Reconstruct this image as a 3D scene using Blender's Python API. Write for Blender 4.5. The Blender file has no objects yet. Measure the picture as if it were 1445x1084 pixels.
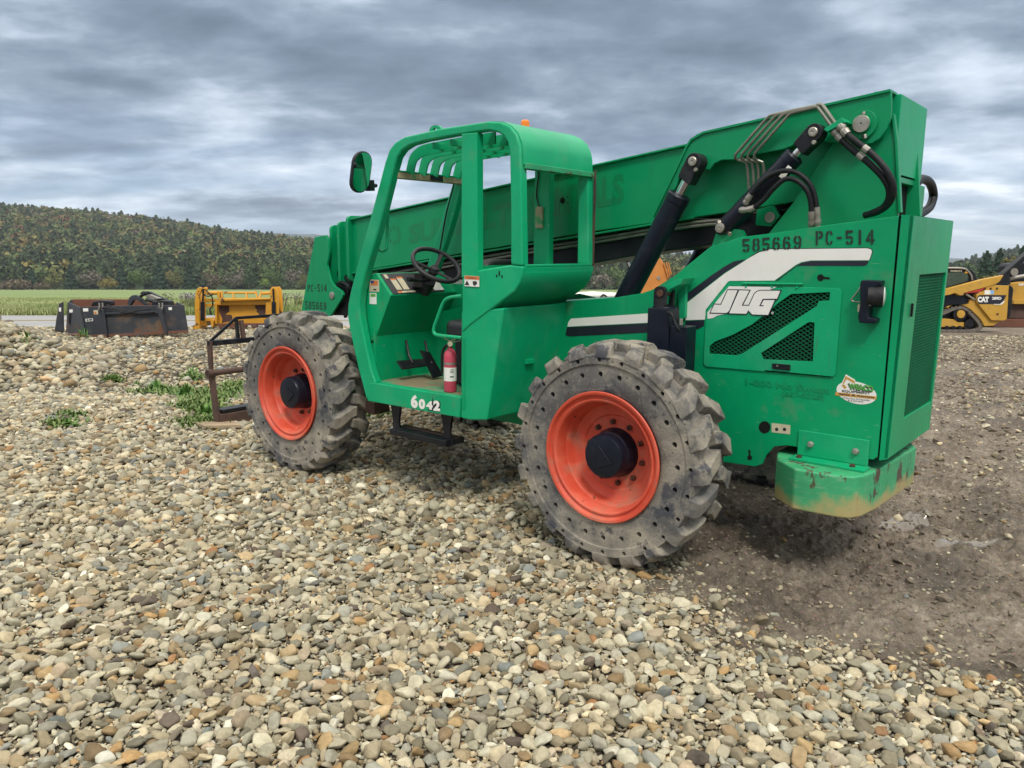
import bpy, bmesh, math, random
import numpy as np
from math import pi, sin, cos, radians, atan, sqrt
from mathutils import Vector, Matrix
from mathutils.geometry import tessellate_polygon
random.seed(5); rng = np.random.default_rng(5)
sc = bpy.context.scene
col = sc.collection

HAZE = .00015
# ------------------------------------------------------------------ camera and frames
FPX, PW, PH, HOR = 1120.8, 1445.0, 1084.0, 397.0
PITCH = atan((PH/2 - HOR)/FPX)
CAMZ = 1.529
def rotm(y, p, r):
    return (Matrix.Rotation(y, 3, 'Z') @ Matrix.Rotation(p, 3, 'Y') @ Matrix.Rotation(r, 3, 'X'))
RM = rotm(radians(140.5735), radians(-1.8742), radians(-1.5622))
TM = Vector((1.2376, 5.1491, 0.0))
RMI = RM.transposed()
def ray(u, v):                       # direction in the world of a point measured on the photograph
    c, s = cos(PITCH), sin(PITCH); b = (v - PH/2)/FPX
    return Vector(((u - PW/2)/FPX, c - b*s, -s - b*c))
CAMP = Vector((0, 0, CAMZ))
OL = RMI @ (CAMP - TM)               # camera in machine coordinates (X forward, Y to the cab side, Z up)
def S(u, v, Y):                      # survey a point lying on the machine's plane Y = const
    d = RMI @ ray(u, v); k = (Y - OL.y)/d.y; return OL + d*k
def SX(u, v, X):
    d = RMI @ ray(u, v); k = (X - OL.x)/d.x; return OL + d*k
def SZ(u, v, Z):
    d = RMI @ ray(u, v); k = (Z - OL.z)/d.z; return OL + d*k
def SP(u, v, p, n):
    d = RMI @ ray(u, v); k = (p - OL).dot(n)/d.dot(n); return OL + d*k
def xz(pts, Y):                      # list of (x, z) on plane Y
    return [(q.x, q.z) for q in (S(u, v, Y) for u, v in pts)]
def at(u, v, D):                     # world point at distance D along the view's ground direction
    d = ray(u, v); return CAMP + d*(D/d.y)

cam_d = bpy.data.cameras.new('camera'); cam = bpy.data.objects.new('camera', cam_d); col.objects.link(cam)
cam.location = CAMP; cam.rotation_euler = (pi/2 - PITCH, 0, 0)
cam_d.sensor_width = 36; cam_d.lens = 36*FPX/PW; cam_d.clip_start = .05; cam_d.clip_end = 20000
sc.camera = cam

# ------------------------------------------------------------------ materials
def new_mat(name):
    m = bpy.data.materials.new(name); m.use_nodes = True
    nt = m.node_tree; return m, nt, nt.nodes['Principled BSDF']
def N(nt, t, **kw):
    n = nt.nodes.new(t)
    for k, v in kw.items(): setattr(n, k, v)
    return n
def noise(nt, scale, detail=5, rough=.6, vec=None, dist=0):
    n = N(nt, 'ShaderNodeTexNoise'); n.inputs['Scale'].default_value = scale
    n.inputs['Detail'].default_value = detail; n.inputs['Roughness'].default_value = rough
    n.inputs['Distortion'].default_value = dist
    if vec: nt.links.new(vec, n.inputs['Vector'])
    return n
def ramp(nt, fac, stops, interp='LINEAR'):
    r = N(nt, 'ShaderNodeValToRGB'); r.color_ramp.interpolation = interp
    e = r.color_ramp.elements
    while len(e) < len(stops): e.new(.5)
    for el, (p, c) in zip(e, stops):
        el.position = p; el.color = (*c, 1) if len(c) == 3 else c
    nt.links.new(fac, r.inputs['Fac']); return r
def mix(nt, fac, a, b, mode='MIX'):
    m = N(nt, 'ShaderNodeMix', data_type='RGBA', blend_type=mode)
    for sock, val in ((m.inputs[0], fac), (m.inputs[6], a), (m.inputs[7], b)):
        if isinstance(val, (int, float)): sock.default_value = val
        elif isinstance(val, tuple): sock.default_value = (*val, 1)
        else: nt.links.new(val, sock)
    return m.outputs[2]
def pmat(name, c, rough=.5, metal=0., var=.15, vs=2.5, spots=(), bump=0, bs=40, spec=.5, rvar=.12, coord='Object', stretch=None, coat=0):
    m, nt, p = new_mat(name)
    tc = N(nt, 'ShaderNodeTexCoord'); vec = tc.outputs[coord]
    n1 = noise(nt, vs, 6, .62, vec)
    d = tuple(x*(1-var) for x in c); l = tuple(min(1, x*(1+var)) for x in c)
    r = ramp(nt, n1.outputs['Fac'], [(.3, d), (.7, l)])
    colr = r.outputs['Color']; rgh = None
    for sp in spots:                       # (colour, noise scale, threshold lo, hi, strength[, z stretch])
        vv = vec
        if len(sp) > 5:
            mp = N(nt, 'ShaderNodeMapping'); mp.inputs['Scale'].default_value = sp[5]; nt.links.new(vec, mp.inputs['Vector']); vv = mp.outputs['Vector']
        ns = noise(nt, sp[1], 8, .65, vv)
        rr = ramp(nt, ns.outputs['Fac'], [(sp[2], (0, 0, 0)), (sp[3], (sp[4],)*3)])
        colr = mix(nt, rr.outputs['Color'], colr, sp[0])
        rgh = rr.outputs['Color'] if rgh is None else mix(nt, 1., rgh, rr.outputs['Color'], 'ADD')
    nt.links.new(colr, p.inputs['Base Color'])
    n2 = noise(nt, vs*4, 4, .6, vec)
    mr = N(nt, 'ShaderNodeMapRange'); mr.inputs['To Min'].default_value = rough - rvar; mr.inputs['To Max'].default_value = rough + rvar
    nt.links.new(n2.outputs['Fac'], mr.inputs['Value'])
    if rgh is not None:
        ad = N(nt, 'ShaderNodeMath', operation='MULTIPLY_ADD', use_clamp=True); nt.links.new(rgh, ad.inputs[0]); ad.inputs[1].default_value = .45
        nt.links.new(mr.outputs['Result'], ad.inputs[2]); nt.links.new(ad.outputs[0], p.inputs['Roughness'])
    else: nt.links.new(mr.outputs['Result'], p.inputs['Roughness'])
    p.inputs['Metallic'].default_value = metal; p.inputs['Specular IOR Level'].default_value = spec
    if coat: p.inputs['Coat Weight'].default_value = coat; p.inputs['Coat Roughness'].default_value = .25
    if bump:
        b = N(nt, 'ShaderNodeBump'); b.inputs['Strength'].default_value = bump; b.inputs['Distance'].default_value = .01
        nb = noise(nt, bs, 6, .65, vec); nt.links.new(nb.outputs['Fac'], b.inputs['Height']); nt.links.new(b.outputs['Normal'], p.inputs['Normal'])
    return m
RUST = (.10, .045, .028); DUST = (.20, .165, .12); GR = (.0010, .300, .118)
M = {}
M['green'] = pmat('green_paint', GR, .38, var=.16, vs=1.7, spec=.28, spots=[((.10, .33, .20), 9, .58, .82, .22, (1, 1, .12)), ((.02, .10, .05), 11, .60, .76, .40, (1.6, 1.6, .10)), ((.30, .45, .33), 34, .66, .72, .5, (.35, .35, 2.2)), ((.05, .38, .19), 2.2, .55, .85, .35), (DUST, 6, .58, .80, .42), ((.02, .20, .10), 5, .60, .75, .25, (3, 3, .35)), (RUST, 26, .735, .76, .85)], bump=.14, bs=3.5)
M['green_faded'] = pmat('faded_green_paint', (.003, .345, .146), .40, spec=.3, var=.14, vs=2.2, spots=[((.20, .20, .13), 5, .60, .80, .35), ((.09, .43, .25), 3.5, .52, .8, .4), ((.12, .30, .19), 10, .60, .80, .3, (1, 1, .12)), ((.05, .10, .06), 14, .64, .76, .4, (1.5, 1.5, .2)), ((.35, .5, .4), 40, .67, .72, .55, (.5, .5, 2)), (DUST, 8, .62, .80, .3), (RUST, 20, .72, .75, .9)], bump=.06, bs=14)
M['green_boom'] = pmat('boom_green_paint', (.0008, .255, .096), .34, spec=.3, var=.10, vs=.9, spots=[((.03, .30, .15), 1.6, .5, .8, .5), ((.02, .12, .06), 8, .58, .76, .40, (1.3, 1.3, .12)), ((.25, .42, .3), 40, .68, .73, .4, (.4, .4, 2)), (DUST, 7, .66, .85, .3), (RUST, 30, .75, .77, .8)], bump=.05, bs=6)
M['green_old'] = pmat('scraped_green_paint', (.04, .34, .145), .6, var=.2, vs=6, spots=[((.30, .42, .26), 14, .55, .7, .6, (1, 1, 5)), ((.085, .05, .04), 6, .60, .62, .95, (1, 1, .45)), (DUST, 10, .6, .75, .5)], bump=.15, bs=30)
M['green_old_'] = pmat('scraped_green_paint', (.05, .34, .15), .6, var=.2, vs=6, spots=[((.50, .38, .12), 2.6, .46, .56, .85, (1, 1, 2.4)), ((.30, .42, .26), 14, .55, .7, .6, (1, 1, 5)), ((.085, .05, .04), 6, .585, .61, .95, (1, 1, .45)), (DUST, 10, .6, .75, .5)], bump=.15, bs=30)
M['ghost'] = pmat('ghost_lettering_green', (.0006, .195, .070), .38, var=.1)
M['ghost2'] = pmat('ghost_lettering_light', (.0008, .262, .100), .40, var=.1)
M['orange'] = pmat('orange_rim_paint', (.60, .075, .036), .5, var=.14, vs=4, spots=[((.66, .20, .12), 4, .48, .75, .6), ((.26, .19, .13), 7, .52, .72, .6), ((.10, .04, .025), 18, .65, .68, .85), ((.05, .03, .025), 9, .64, .78, .6), ((.10, .04, .025), 6, .70, .72, .8)], bump=.06, bs=25)
M['rubber'] = pmat('dusty_solid_rubber', (.135, .133, .128), .85, var=.28, vs=7, spots=[((.42, .37, .285), 3.6, .44, .66, .85), ((.36, .32, .25), 32, .52, .72, .6), ((.060, .064, .078), 6, .555, .61, .85), ((.07, .07, .075), 28, .62, .68, .7)], bump=.6, bs=70, spec=.2)
M['black'] = pmat('black_paint', (.010, .011, .014), .42, spec=.3, var=.3, vs=6, spots=[((.10, .09, .075), 6, .56, .8, .45), (RUST, 18, .70, .74, .6)], bump=.08, bs=30)
M['navy'] = pmat('dark_blue_black_paint', (.006, .009, .018), .36, spec=.3, var=.3, vs=5, spots=[((.09, .09, .09), 7, .6, .85, .35), ((.12, .09, .07), 22, .68, .73, .6)], bump=.05, bs=30)
M['hose'] = pmat('black_rubber_hose', (.008, .009, .011), .5, spec=.3, var=.3, vs=20, bump=.1, bs=200)
M['void'] = pmat('dark_interior', (.012, .014, .013), .9, spec=.1)  # near-black that stands in for shade inside openings and gaps
M['steel'] = pmat('worn_steel', (.42, .38, .31), .38, metal=.9, var=.2, vs=20, spots=[(RUST, 18, .6, .7, .5)])
M['tube'] = pmat('plated_hydraulic_tube', (.22, .225, .185), .45, metal=.55, var=.25, vs=10, spots=[(RUST, 15, .58, .7, .7)])
M['chrome'] = pmat('chrome', (.6, .6, .6), .12, metal=1, var=.05)
M['rusty'] = pmat('rusty_brown_steel', (.085, .047, .034), .75, var=.3, vs=8, spots=[((.02, .02, .024), 4, .5, .62, .75), ((.17, .11, .08), 20, .6, .75, .6)], bump=.3, bs=40)
M['bolt'] = pmat('rusty_bolt', (.11, .05, .032), .6, metal=.4, var=.3, vs=30)
M['zinc'] = pmat('zinc_bolt', (.36, .34, .30), .5, metal=.7, var=.2, vs=30)
M['white'] = pmat('white_decal', (.80, .79, .74), .45, var=.06, vs=4, spots=[((.42, .33, .20), 8, .64, .8, .45), ((.35, .16, .06), 25, .74, .77, .8)])
M['blackdecal'] = pmat('black_decal', (.012, .013, .025), .4, var=.2)
M['stencil'] = pmat('black_stencil_paint', (.012, .022, .018), .5, var=.2)
M['paper'] = pmat('cream_label', (.52, .47, .33), .6, var=.1, vs=30, spots=[((.25, .2, .13), 20, .6, .75, .6)])
M['ink'] = pmat('printed_ink', (.03, .03, .03), .6)
M['orange_ink'] = pmat('orange_ink', (.60, .17, .04), .6)
M['blue_ink'] = pmat('blue_ink', (.03, .05, .25), .6)
M['tan_ink'] = pmat('tan_ink', (.55, .30, .07), .5)
M['leaf_ink'] = pmat('green_ink', (.10, .36, .07), .5)
M['red'] = pmat('faded_red_paint', (.52, .055, .10), .5, var=.12, vs=14, spots=[((.55, .18, .20), 10, .5, .8, .5)])
M['floor'] = pmat('worn_cab_floor', (.03, .30, .14), .75, var=.2, vs=7, spots=[((.22, .15, .09), 3.0, .45, .56, .9), ((.33, .27, .2), 18, .55, .7, .6)], bump=.3, bs=50)
M['beige'] = pmat('beige_worn_bar', (.34, .28, .17), .7, var=.25, vs=12, spots=[(GR, 9, .58, .64, .8), (RUST, 16, .62, .68, .7)])
M['amber'] = pmat('amber_lens', (.85, .22, .02), .25, var=.05); M['amber'].node_tree.nodes['Principled BSDF'].inputs['Subsurface Weight'].default_value = .3
M['glass'] = pmat('lamp_glass', (.55, .60, .55), .08, var=.05)
M['mirror'] = pmat('mirror_glass', (.75, .78, .78), .03, metal=1, var=.02, rvar=.01)
M['vinyl'] = pmat('black_vinyl_seat', (.014, .015, .018), .5, var=.3, vs=10, bump=.1, bs=60)
M['dash'] = pmat('instrument_panel', (.03, .03, .033), .5, var=.3, vs=15)
M['wood'] = pmat('weathered_board', (.33, .25, .16), .85, var=.25, vs=6, bump=.3, bs=40)

# ------------------------------------------------------------------ mesh builder
class MB:
    def __init__(s): s.v = []; s.f = []
    def add(s, vs, fs):
        o = len(s.v); s.v += [tuple(x) for x in vs]; s.f += [tuple(i+o for i in f) for f in fs]; return s
    def box(s, x0, x1, y0, y1, z0, z1):
        return s.add([(x, y, z) for z in (z0, z1) for y in (y0, y1) for x in (x0, x1)],
                     [(0, 2, 3, 1), (4, 5, 7, 6), (0, 1, 5, 4), (2, 6, 7, 3), (0, 4, 6, 2), (1, 3, 7, 5)])
    def loft(s, a, b, cap=True):
        n = len(a); fs = [(i, (i+1) % n, n+(i+1) % n, n+i) for i in range(n)]
        if cap: fs += [tuple(range(n))[::-1], tuple(range(n, 2*n))]
        return s.add(list(a)+list(b), fs)
    def multi(s, rings, cap=True, closed=True):
        n = len(rings[0]); vs = [p for r in rings for p in r]; fs = []
        for k in range(len(rings)-1):
            for i in range(n if closed else n-1):
                j = (i+1) % n; fs.append((k*n+i, k*n+j, (k+1)*n+j, (k+1)*n+i))
        if cap: fs += [tuple(range(n))[::-1], tuple((len(rings)-1)*n+i for i in range(n))]
        return s.add(vs, fs)
    def prism(s, poly, y0, y1, holes=()):            # (x, z) polygon extruded in y
        return s.plate([poly]+list(holes), lambda p, t: (p[0], y0+(y1-y0)*t, p[1]))
    def prismz(s, poly, z0, z1): return s.plate([poly], lambda p, t: (p[0], p[1], z0+(z1-z0)*t))
    def plate(s, loops, fn):                         # 2D loops (first outer, others holes) mapped at t=0 and t=1
        flat = [p for l in loops for p in l]; n = len(flat)
        vs = [fn(p, 0) for p in flat]+[fn(p, 1) for p in flat]; fs = []
        if len(loops) == 1: fs += [tuple(range(n))[::-1], tuple(range(n, 2*n))]
        else:
            tr = tessellate_polygon([[Vector((p[0], p[1], 0)) for p in l] for l in loops])
            fs += [tuple(t) for t in tr]+[tuple(i+n for i in t[::-1]) for t in tr]
        o = 0
        for l in loops:
            m = len(l); fs += [(o+i, o+(i+1) % m, n+o+(i+1) % m, n+o+i) for i in range(m)]; o += m
        return s.add(vs, fs)
    def tube(s, path, r, n=10, cap=True):
        P = [Vector(p) for p in path]; rings = []; up = None
        for i, p in enumerate(P):
            t = (P[min(i+1, len(P)-1)]-P[max(i-1, 0)]).normalized()
            if up is None:
                up = Vector((0, 0, 1)) if abs(t.z) < .9 else Vector((1, 0, 0))
            a = t.cross(up).normalized(); b = a.cross(t).normalized(); up = b
            rr = r[i] if isinstance(r, (list, tuple)) else r
            rings.append([p+a*rr*cos(2*pi*k/n)+b*rr*sin(2*pi*k/n) for k in range(n)])
        return s.multi(rings, cap)
    def cyl(s, a, b, r, r2=None, n=24): return s.tube([a, b], [r, r if r2 is None else r2], n)
    def bar(s, a, b, w, h, up=(0, 0, 1)):            # rectangular bar from a to b
        a, b = Vector(a), Vector(b); t = (b-a).normalized(); x = t.cross(Vector(up)).normalized()*w/2; y = x.cross(t).normalized()*h/2
        q = [(-1, -1), (1, -1), (1, 1), (-1, 1)]
        return s.loft([a+x*i+y*j for i, j in q], [b+x*i+y*j for i, j in q])
    def lathe(s, prof, n=48, y0=0, c=(0, 0), cap=False, closed_prof=False):   # profile of (y, r) around Y axis at c=(x, z)
        rings = [[(c[0]+r*cos(2*pi*k/n), y0+y, c[1]+r*sin(2*pi*k/n)) for k in range(n)] for y, r in prof]
        if closed_prof: rings.append(rings[0])
        return s.multi(rings, cap)
    def lathe_at(s, prof, p, axis, n=20, cap=True):
        p = Vector(p); t = Vector(axis).normalized(); u = t.orthogonal().normalized(); w = t.cross(u)
        return s.multi([[p+t*h+u*r*cos(2*pi*k/n)+w*r*sin(2*pi*k/n) for k in range(n)] for h, r in prof], cap)
    def build(s, name, mat, parent=None, bevel=0, seg=2, smooth=32, mw=None, wn=False):
        me = bpy.data.meshes.new(name); me.from_pydata(s.v, [], s.f); me.validate()
        bm = bmesh.new(); bm.from_mesh(me); bmesh.ops.remove_doubles(bm, verts=bm.verts, dist=1e-5)
        bmesh.ops.recalc_face_normals(bm, faces=bm.faces); bm.to_mesh(me); bm.free()
        me.polygons.foreach_set('use_smooth', [True]*len(me.polygons)); me.set_sharp_from_angle(angle=radians(smooth))
        for mm in (mat if isinstance(mat, (list, tuple)) else [mat]): me.materials.append(M[mm] if isinstance(mm, str) else mm)
        o = bpy.data.objects.new(name, me); col.objects.link(o)
        if parent: o.parent = parent
        if bevel:
            b = o.modifiers.new('bevel', 'BEVEL'); b.width = bevel; b.segments = seg; b.limit_method = 'ANGLE'; b.angle_limit = radians(38); b.harden_normals = True
        return o
def smoothp(pts, n=6):
    P = [Vector(p) for p in pts]; P = [P[0]*2-P[1]]+P+[P[-1]*2-P[-2]]; out = []
    for i in range(1, len(P)-2):
        for k in range(n):
            t = k/n; a, b, c, d = P[i-1:i+3]
            out.append(.5*((2*b)+(c-a)*t+(2*a-5*b+4*c-d)*t*t+(3*b-a-3*c+d)*t**3))
    out.append(P[-2]); return out
def rounded(poly, r, n=4):                           # round the corners of a 2D polygon
    out = []; m = len(poly)
    for i in range(m):
        p = Vector(poly[i]); a = Vector(poly[i-1]); b = Vector(poly[(i+1) % m])
        da, db = (a-p), (b-p); rr = min(r, da.length*.45, db.length*.45)
        s0 = p+da.normalized()*rr; s1 = p+db.normalized()*rr
        for k in range(n+1):
            t = k/n; q = s0*(1-t)**2+p*2*t*(1-t)+s1*t*t; out.append((q.x, q.y))
    return out
def circ(cx, cz, r, n=24): return [(cx+r*cos(2*pi*k/n), cz+r*sin(2*pi*k/n)) for k in range(n)]
def tag(o, label=None, cat=None, group=None, kind=None):
    if label: o['label'] = label
    if cat: o['category'] = cat
    if group: o['group'] = group
    if kind: o['kind'] = kind
    return o
def empty(name, parent=None, loc=(0, 0, 0), rz=0):
    o = bpy.data.objects.new(name, None); col.objects.link(o); o.location = loc; o.rotation_euler = (0, 0, rz); o.empty_display_size = .2
    if parent: o.parent = parent
    return o
def text_tris(s, bold=0):
    c = bpy.data.curves.new('t', 'FONT'); c.body = s; c.size = 1; c.offset = bold; c.resolution_u = 3
    o = bpy.data.objects.new('t', c); col.objects.link(o); dg = bpy.context.evaluated_depsgraph_get(); dg.update()
    me = bpy.data.meshes.new_from_object(o.evaluated_get(dg)); vs = [(v.co.x, v.co.y) for v in me.vertices]; fs = [tuple(p.vertices) for p in me.polygons]
    bpy.data.objects.remove(o); bpy.data.curves.remove(c); bpy.data.meshes.remove(me); return vs, fs
def put_text(mb, s, O, Bv, T, bold=0, wave=None):    # fits the text's box to origin O, baseline end Bv, top-left T
    vs, fs = text_tris(s, bold); xs = [v[0] for v in vs]; ys = [v[1] for v in vs]
    x0, w, y0, h = min(xs), max(xs)-min(xs), min(ys), max(ys)-min(ys)
    O, Bv, T = Vector(O), Vector(Bv), Vector(T)
    mb.add([O+(Bv-O)*((x-x0)/w)+(T-O)*((y-y0)/h) for x, y in vs], fs)
# block stencil characters: quads on a 4 x 6 cell with gaps
def _st(c):
    H = {'5': [[(.1, 6), (3.7, 6), (3.7, 5), (1.1, 5), (1.1, 3.9), (.1, 3.9)], [(.1, 3.5), (2.6, 3.7), (3.6, 3.1), (3.8, 2.2), (2.8, 2.2), (2.5, 2.75), (.1, 2.7)], [(3.8, 1.8), (3.5, .6), (2.5, 0), (2.2, .1), (2.2, 1), (2.8, 1.8)], [(1.7, 1), (1.7, 0), (.9, .1), (.1, 1), (.8, 1.6)]],
         '8': [[(1.7, 6), (1.7, 5), (1.2, 4.6), (1.3, 3.9), (1.7, 3.6), (1.7, 2.7), (1.2, 2.3), (1.1, 1.3), (1.7, .9), (1.7, 0), (.7, .3), (.1, 1.2), (.2, 2.6), (.6, 3.2), (.2, 3.9), (.3, 5.2), (.8, 5.8)]]+[[(2.3, 6), (3.2, 5.8), (3.7, 5.2), (3.8, 3.9), (3.4, 3.2), (3.8, 2.6), (3.9, 1.2), (3.3, .3), (2.3, 0), (2.3, .9), (2.9, 1.3), (2.8, 2.3), (2.3, 2.7), (2.3, 3.6), (2.7, 3.9), (2.8, 4.6), (2.3, 5)]],
         '6': [[(1.7, 6), (1.7, 5), (1.2, 4.4), (1.1, 1.5), (1.7, .9), (1.7, 0), (.7, .4), (.1, 1.5), (.2, 4.6), (.8, 5.7)], [(2.3, 6), (3.2, 5.7), (3.7, 4.5), (2.7, 4.4), (2.3, 5)], [(2.3, 3.8), (3.3, 3.3), (3.8, 2.3), (3.8, 1.2), (3.2, .3), (2.3, 0), (2.3, .9), (2.8, 1.5), (2.7, 2.4), (2.3, 2.9), (1.4, 2.9), (1.4, 3.6)]],
         'P': [[(.1, 6), (1.1, 6), (1.1, 0), (.1, 0)], [(1.6, 6), (3, 5.9), (3.8, 5.1), (3.8, 3.6), (3, 2.8), (1.6, 2.7), (1.6, 3.6), (2.5, 3.7), (2.8, 4.2), (2.7, 4.9), (1.6, 5.1)]],
         'C': [[(1.7, 6), (1.7, 5), (1.2, 4.4), (1.1, 1.5), (1.7, .9), (1.7, 0), (.7, .4), (.1, 1.5), (.2, 4.6), (.8, 5.7)], [(2.3, 6), (3.2, 5.7), (3.7, 4.3), (2.7, 4.3), (2.3, 5)], [(2.3, 0), (3.2, .3), (3.7, 1.7), (2.7, 1.7), (2.3, .9)]],
         '-': [[(.8, 3.4), (3.2, 3.4), (3.2, 2.5), (.8, 2.5)]], '1': [[(1.4, 6), (2.6, 6), (2.6, 0), (1.4, 0)]],
         '4': [[(2.3, 6), (3.3, 6), (3.3, 2.2), (4, 2.2), (4, 1.3), (3.3, 1.3), (3.3, 0), (2.3, 0)], [(1.9, 5.4), (1.9, 3.9), (1.2, 2.3), (1.9, 2.3), (1.9, 1.3), (0, 1.3), (0, 2.3)]]}
    H['9'] = [[(4-x, 6-y) for x, y in q] for q in H['6']]
    return H[c]
def put_stencil(mb, s, O, Bv, T, gap=1.1):
    O, Bv, T = Vector(O), Vector(Bv), Vector(T); w = len(s)*4+(len(s)-1)*gap
    for i, ch in enumerate(s):
        for q in _st(ch):
            mb.add([O+(Bv-O)*((x+i*(4+gap))/w)+(T-O)*(y/6) for x, y in q], [tuple(range(len(q)))])
def decal(mb, name, mat, parent, t=(0, .0016, 0)):   # give a flat sheet real thickness along t
    t = Vector(t); n = len(mb.v); base = list(mb.v); fs = list(mb.f)
    mb.v = base+[tuple(Vector(p)+t) for p in base]
    edge = {}
    for f in fs:
        for i in range(len(f)):
            e = (f[i], f[(i+1) % len(f)]); k = tuple(sorted(e)); edge[k] = None if k in edge else e
    mb.f = fs+[tuple(i+n for i in f) for f in fs]+[(e[0], e[1], e[1]+n, e[0]+n) for e in edge.values() if e]
    return mb.build(name, mat, parent, smooth=20)
def clip_lines(poly, holes, ang, step, ox=0):        # parallel segments at angle ang clipped to polygon (even-odd)
    c, s = cos(ang), sin(ang); segs = []
    rot = lambda p: (p[0]*c+p[1]*s, -p[0]*s+p[1]*c)
    L = [[rot(p) for p in l] for l in [poly]+list(holes)]
    ys = [p[1] for p in L[0]]; y = min(ys)+step*(.5+ox)
    while y < max(ys):
        xs = []
        for l in L:
            for i in range(len(l)):
                a, b = l[i], l[(i+1) % len(l)]
                if (a[1] > y) != (b[1] > y): xs.append(a[0]+(y-a[1])/(b[1]-a[1])*(b[0]-a[0]))
        xs.sort()
        for i in range(0, len(xs)-1, 2):
            segs.append(((xs[i]*c-y*s, xs[i]*s+y*c), (xs[i+1]*c-y*s, xs[i+1]*s+y*c)))
        y += step
    return segs
# ------------------------------------------------------------------ THE TELEHANDLER
T = empty('telehandler'); T.location = TM; T.rotation_euler = RM.to_euler()
tag(T, 'large green telehandler with open cab, long boom and orange wheel rims on the gravel', 'telehandler')
LW = 2.847; HZ = .62
def P3(pts): return [tuple(S(u, v, Y)) for u, v, Y in pts]

def make_wheel(name, x, side, dirty=0):
    w0 = MB()      # rim with stepped lip, barrel and disc
    prof = [(-.02, .32), (.150, .345), (.163, .345), (.168, .358), (.176, .362), (.182, .357), (.180, .345), (.170, .340), (.160, .334), (.158, .324), (.166, .320), (.167, .312), (.160, .303), (.145, .297), (.085, .290), (.072, .281), (.045, .276), (.030, .268), (.022, .250), (.021, .215), (.012, .205), (.010, .02)]
    w0.lathe(prof, 64); w0.lathe([(.0, .23), (-.02, .235), (-.02, .32)], 64)
    rim = w0.build('wheel', 'orange', T, smooth=28)
    rim.location = (x, side*1.035, HZ); rim.rotation_euler = (0, 0.13*(x+1), 0) if side > 0 else (0, .3, pi)
    # tyre body
    t = MB(); t.lathe([(.10, .345), (.150, .352), (.158, .362)], 96)
    def annulus(r0, r1, y0, y1, nh, rh, rr):
        k = 96; o = circ(0, 0, r1, k); i = circ(0, 0, r0, k)
        hs = [circ(rr*cos(2*pi*(j+.3)/nh), rr*sin(2*pi*(j+.3)/nh), rh, 8) for j in range(nh)]
        fl = [o, i]+hs; tr = tessellate_polygon([[Vector((p[0], p[1], 0)) for p in l] for l in fl]); flat = [p for l in fl for p in l]
        t.add([(p[0], y0, p[1]) for p in flat], [tuple(q) for q in tr])
        for h in hs: t.multi([[(p[0], y0, p[1]) for p in h], [(p[0], y0-.055, p[1]) for p in h]], cap=False); t.add([(p[0], y0-.055, p[1]) for p in h], [tuple(range(8))])
    annulus(.362, .503, .158, 0, 24, .0155, .452)
    annulus(.508, .552, .168, 0, 24, .0125, .530)
    t.lathe([(.158, .503), (.168, .508)], 96)
    t.lathe([(.168, .552), (.150, .558), (.05, .560), (-.05, .560), (-.15, .556), (-.165, .55), (-.165, .36), (-.02, .31)], 96)
    ty = t.build('tyre', 'rubber', rim, smooth=40)
    # lugs, part of the tyre's own tread pattern
    L = MB(); nl = 20; lr = random.Random(int(x*10)+side)
    for sd in (1, -1):
        for k in range(nl):
            th0 = 2*pi*(k+(.5 if sd < 0 else 0))/nl+lr.uniform(-.012, .012)
            st = [(-.015, .0, .048), (.035, .015, .050), (.085, .075, .056), (.130, .115, .060), (.158, .125, .060), (.174, .125, .055)]
            rt = [.612, .620, .621, .617, .606, .585]; rb = [.555, .555, .555, .552, .548, .540]
            rings = []
            for (y, dt, hw), a, b in zip(st, rt, rb):
                a += lr.uniform(-.007, .004); q = []
                for (rr, s2) in ((b, -1.18), (a, -.88), (a, .88), (b, 1.18)):
                    an = th0+dt+s2*hw*.85/.60+lr.uniform(-.009, .009); q.append((rr*cos(an), sd*(y+lr.uniform(-.003, .003)), rr*sin(an)))
                rings.append(q)
            L.multi(rings)
    lo = L.build('tread_lugs', 'rubber', rim, bevel=.008, seg=2, smooth=60)
    # hub, cap and nuts
    h = MB(); h.lathe([(.003, .140), (.03, .138), (.050, .130), (.085, .126), (.088, .121), (.092, .125), (.135, .123), (.148, .115), (.151, .09), (.151, .001)], 40)
    h.build('hub', 'navy', rim, bevel=0, smooth=30)
    c = MB(); c.plate([rounded([(-.06, -.04), (.04, -.06), (.016, .066)], .01)], lambda p, q: (p[0], .150+.008*q, p[1])); c.build('hub_cap', 'navy', rim, bevel=.002)
    for k in range(10):
        a = 2*pi*(k+.5)/10; b = MB(); px, pz = .172*cos(a), .172*sin(a)
        b.lathe_at([(0, .017), (.016, .017), (.016, .010), (.030, .009)], (px, .012, pz), (0, 1, 0), 6); b.build('lug_nut', 'bolt', rim, bevel=.001)
    return rim
make_wheel('wheel', 0, 1); make_wheel('wheel', LW, 1, 1); make_wheel('wheel', 0, -1); make_wheel('wheel', LW, -1)

M['meshgreen'] = pmat('dark_green_mesh', (.004, .13, .055), .6, spec=.2, var=.2)
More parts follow.
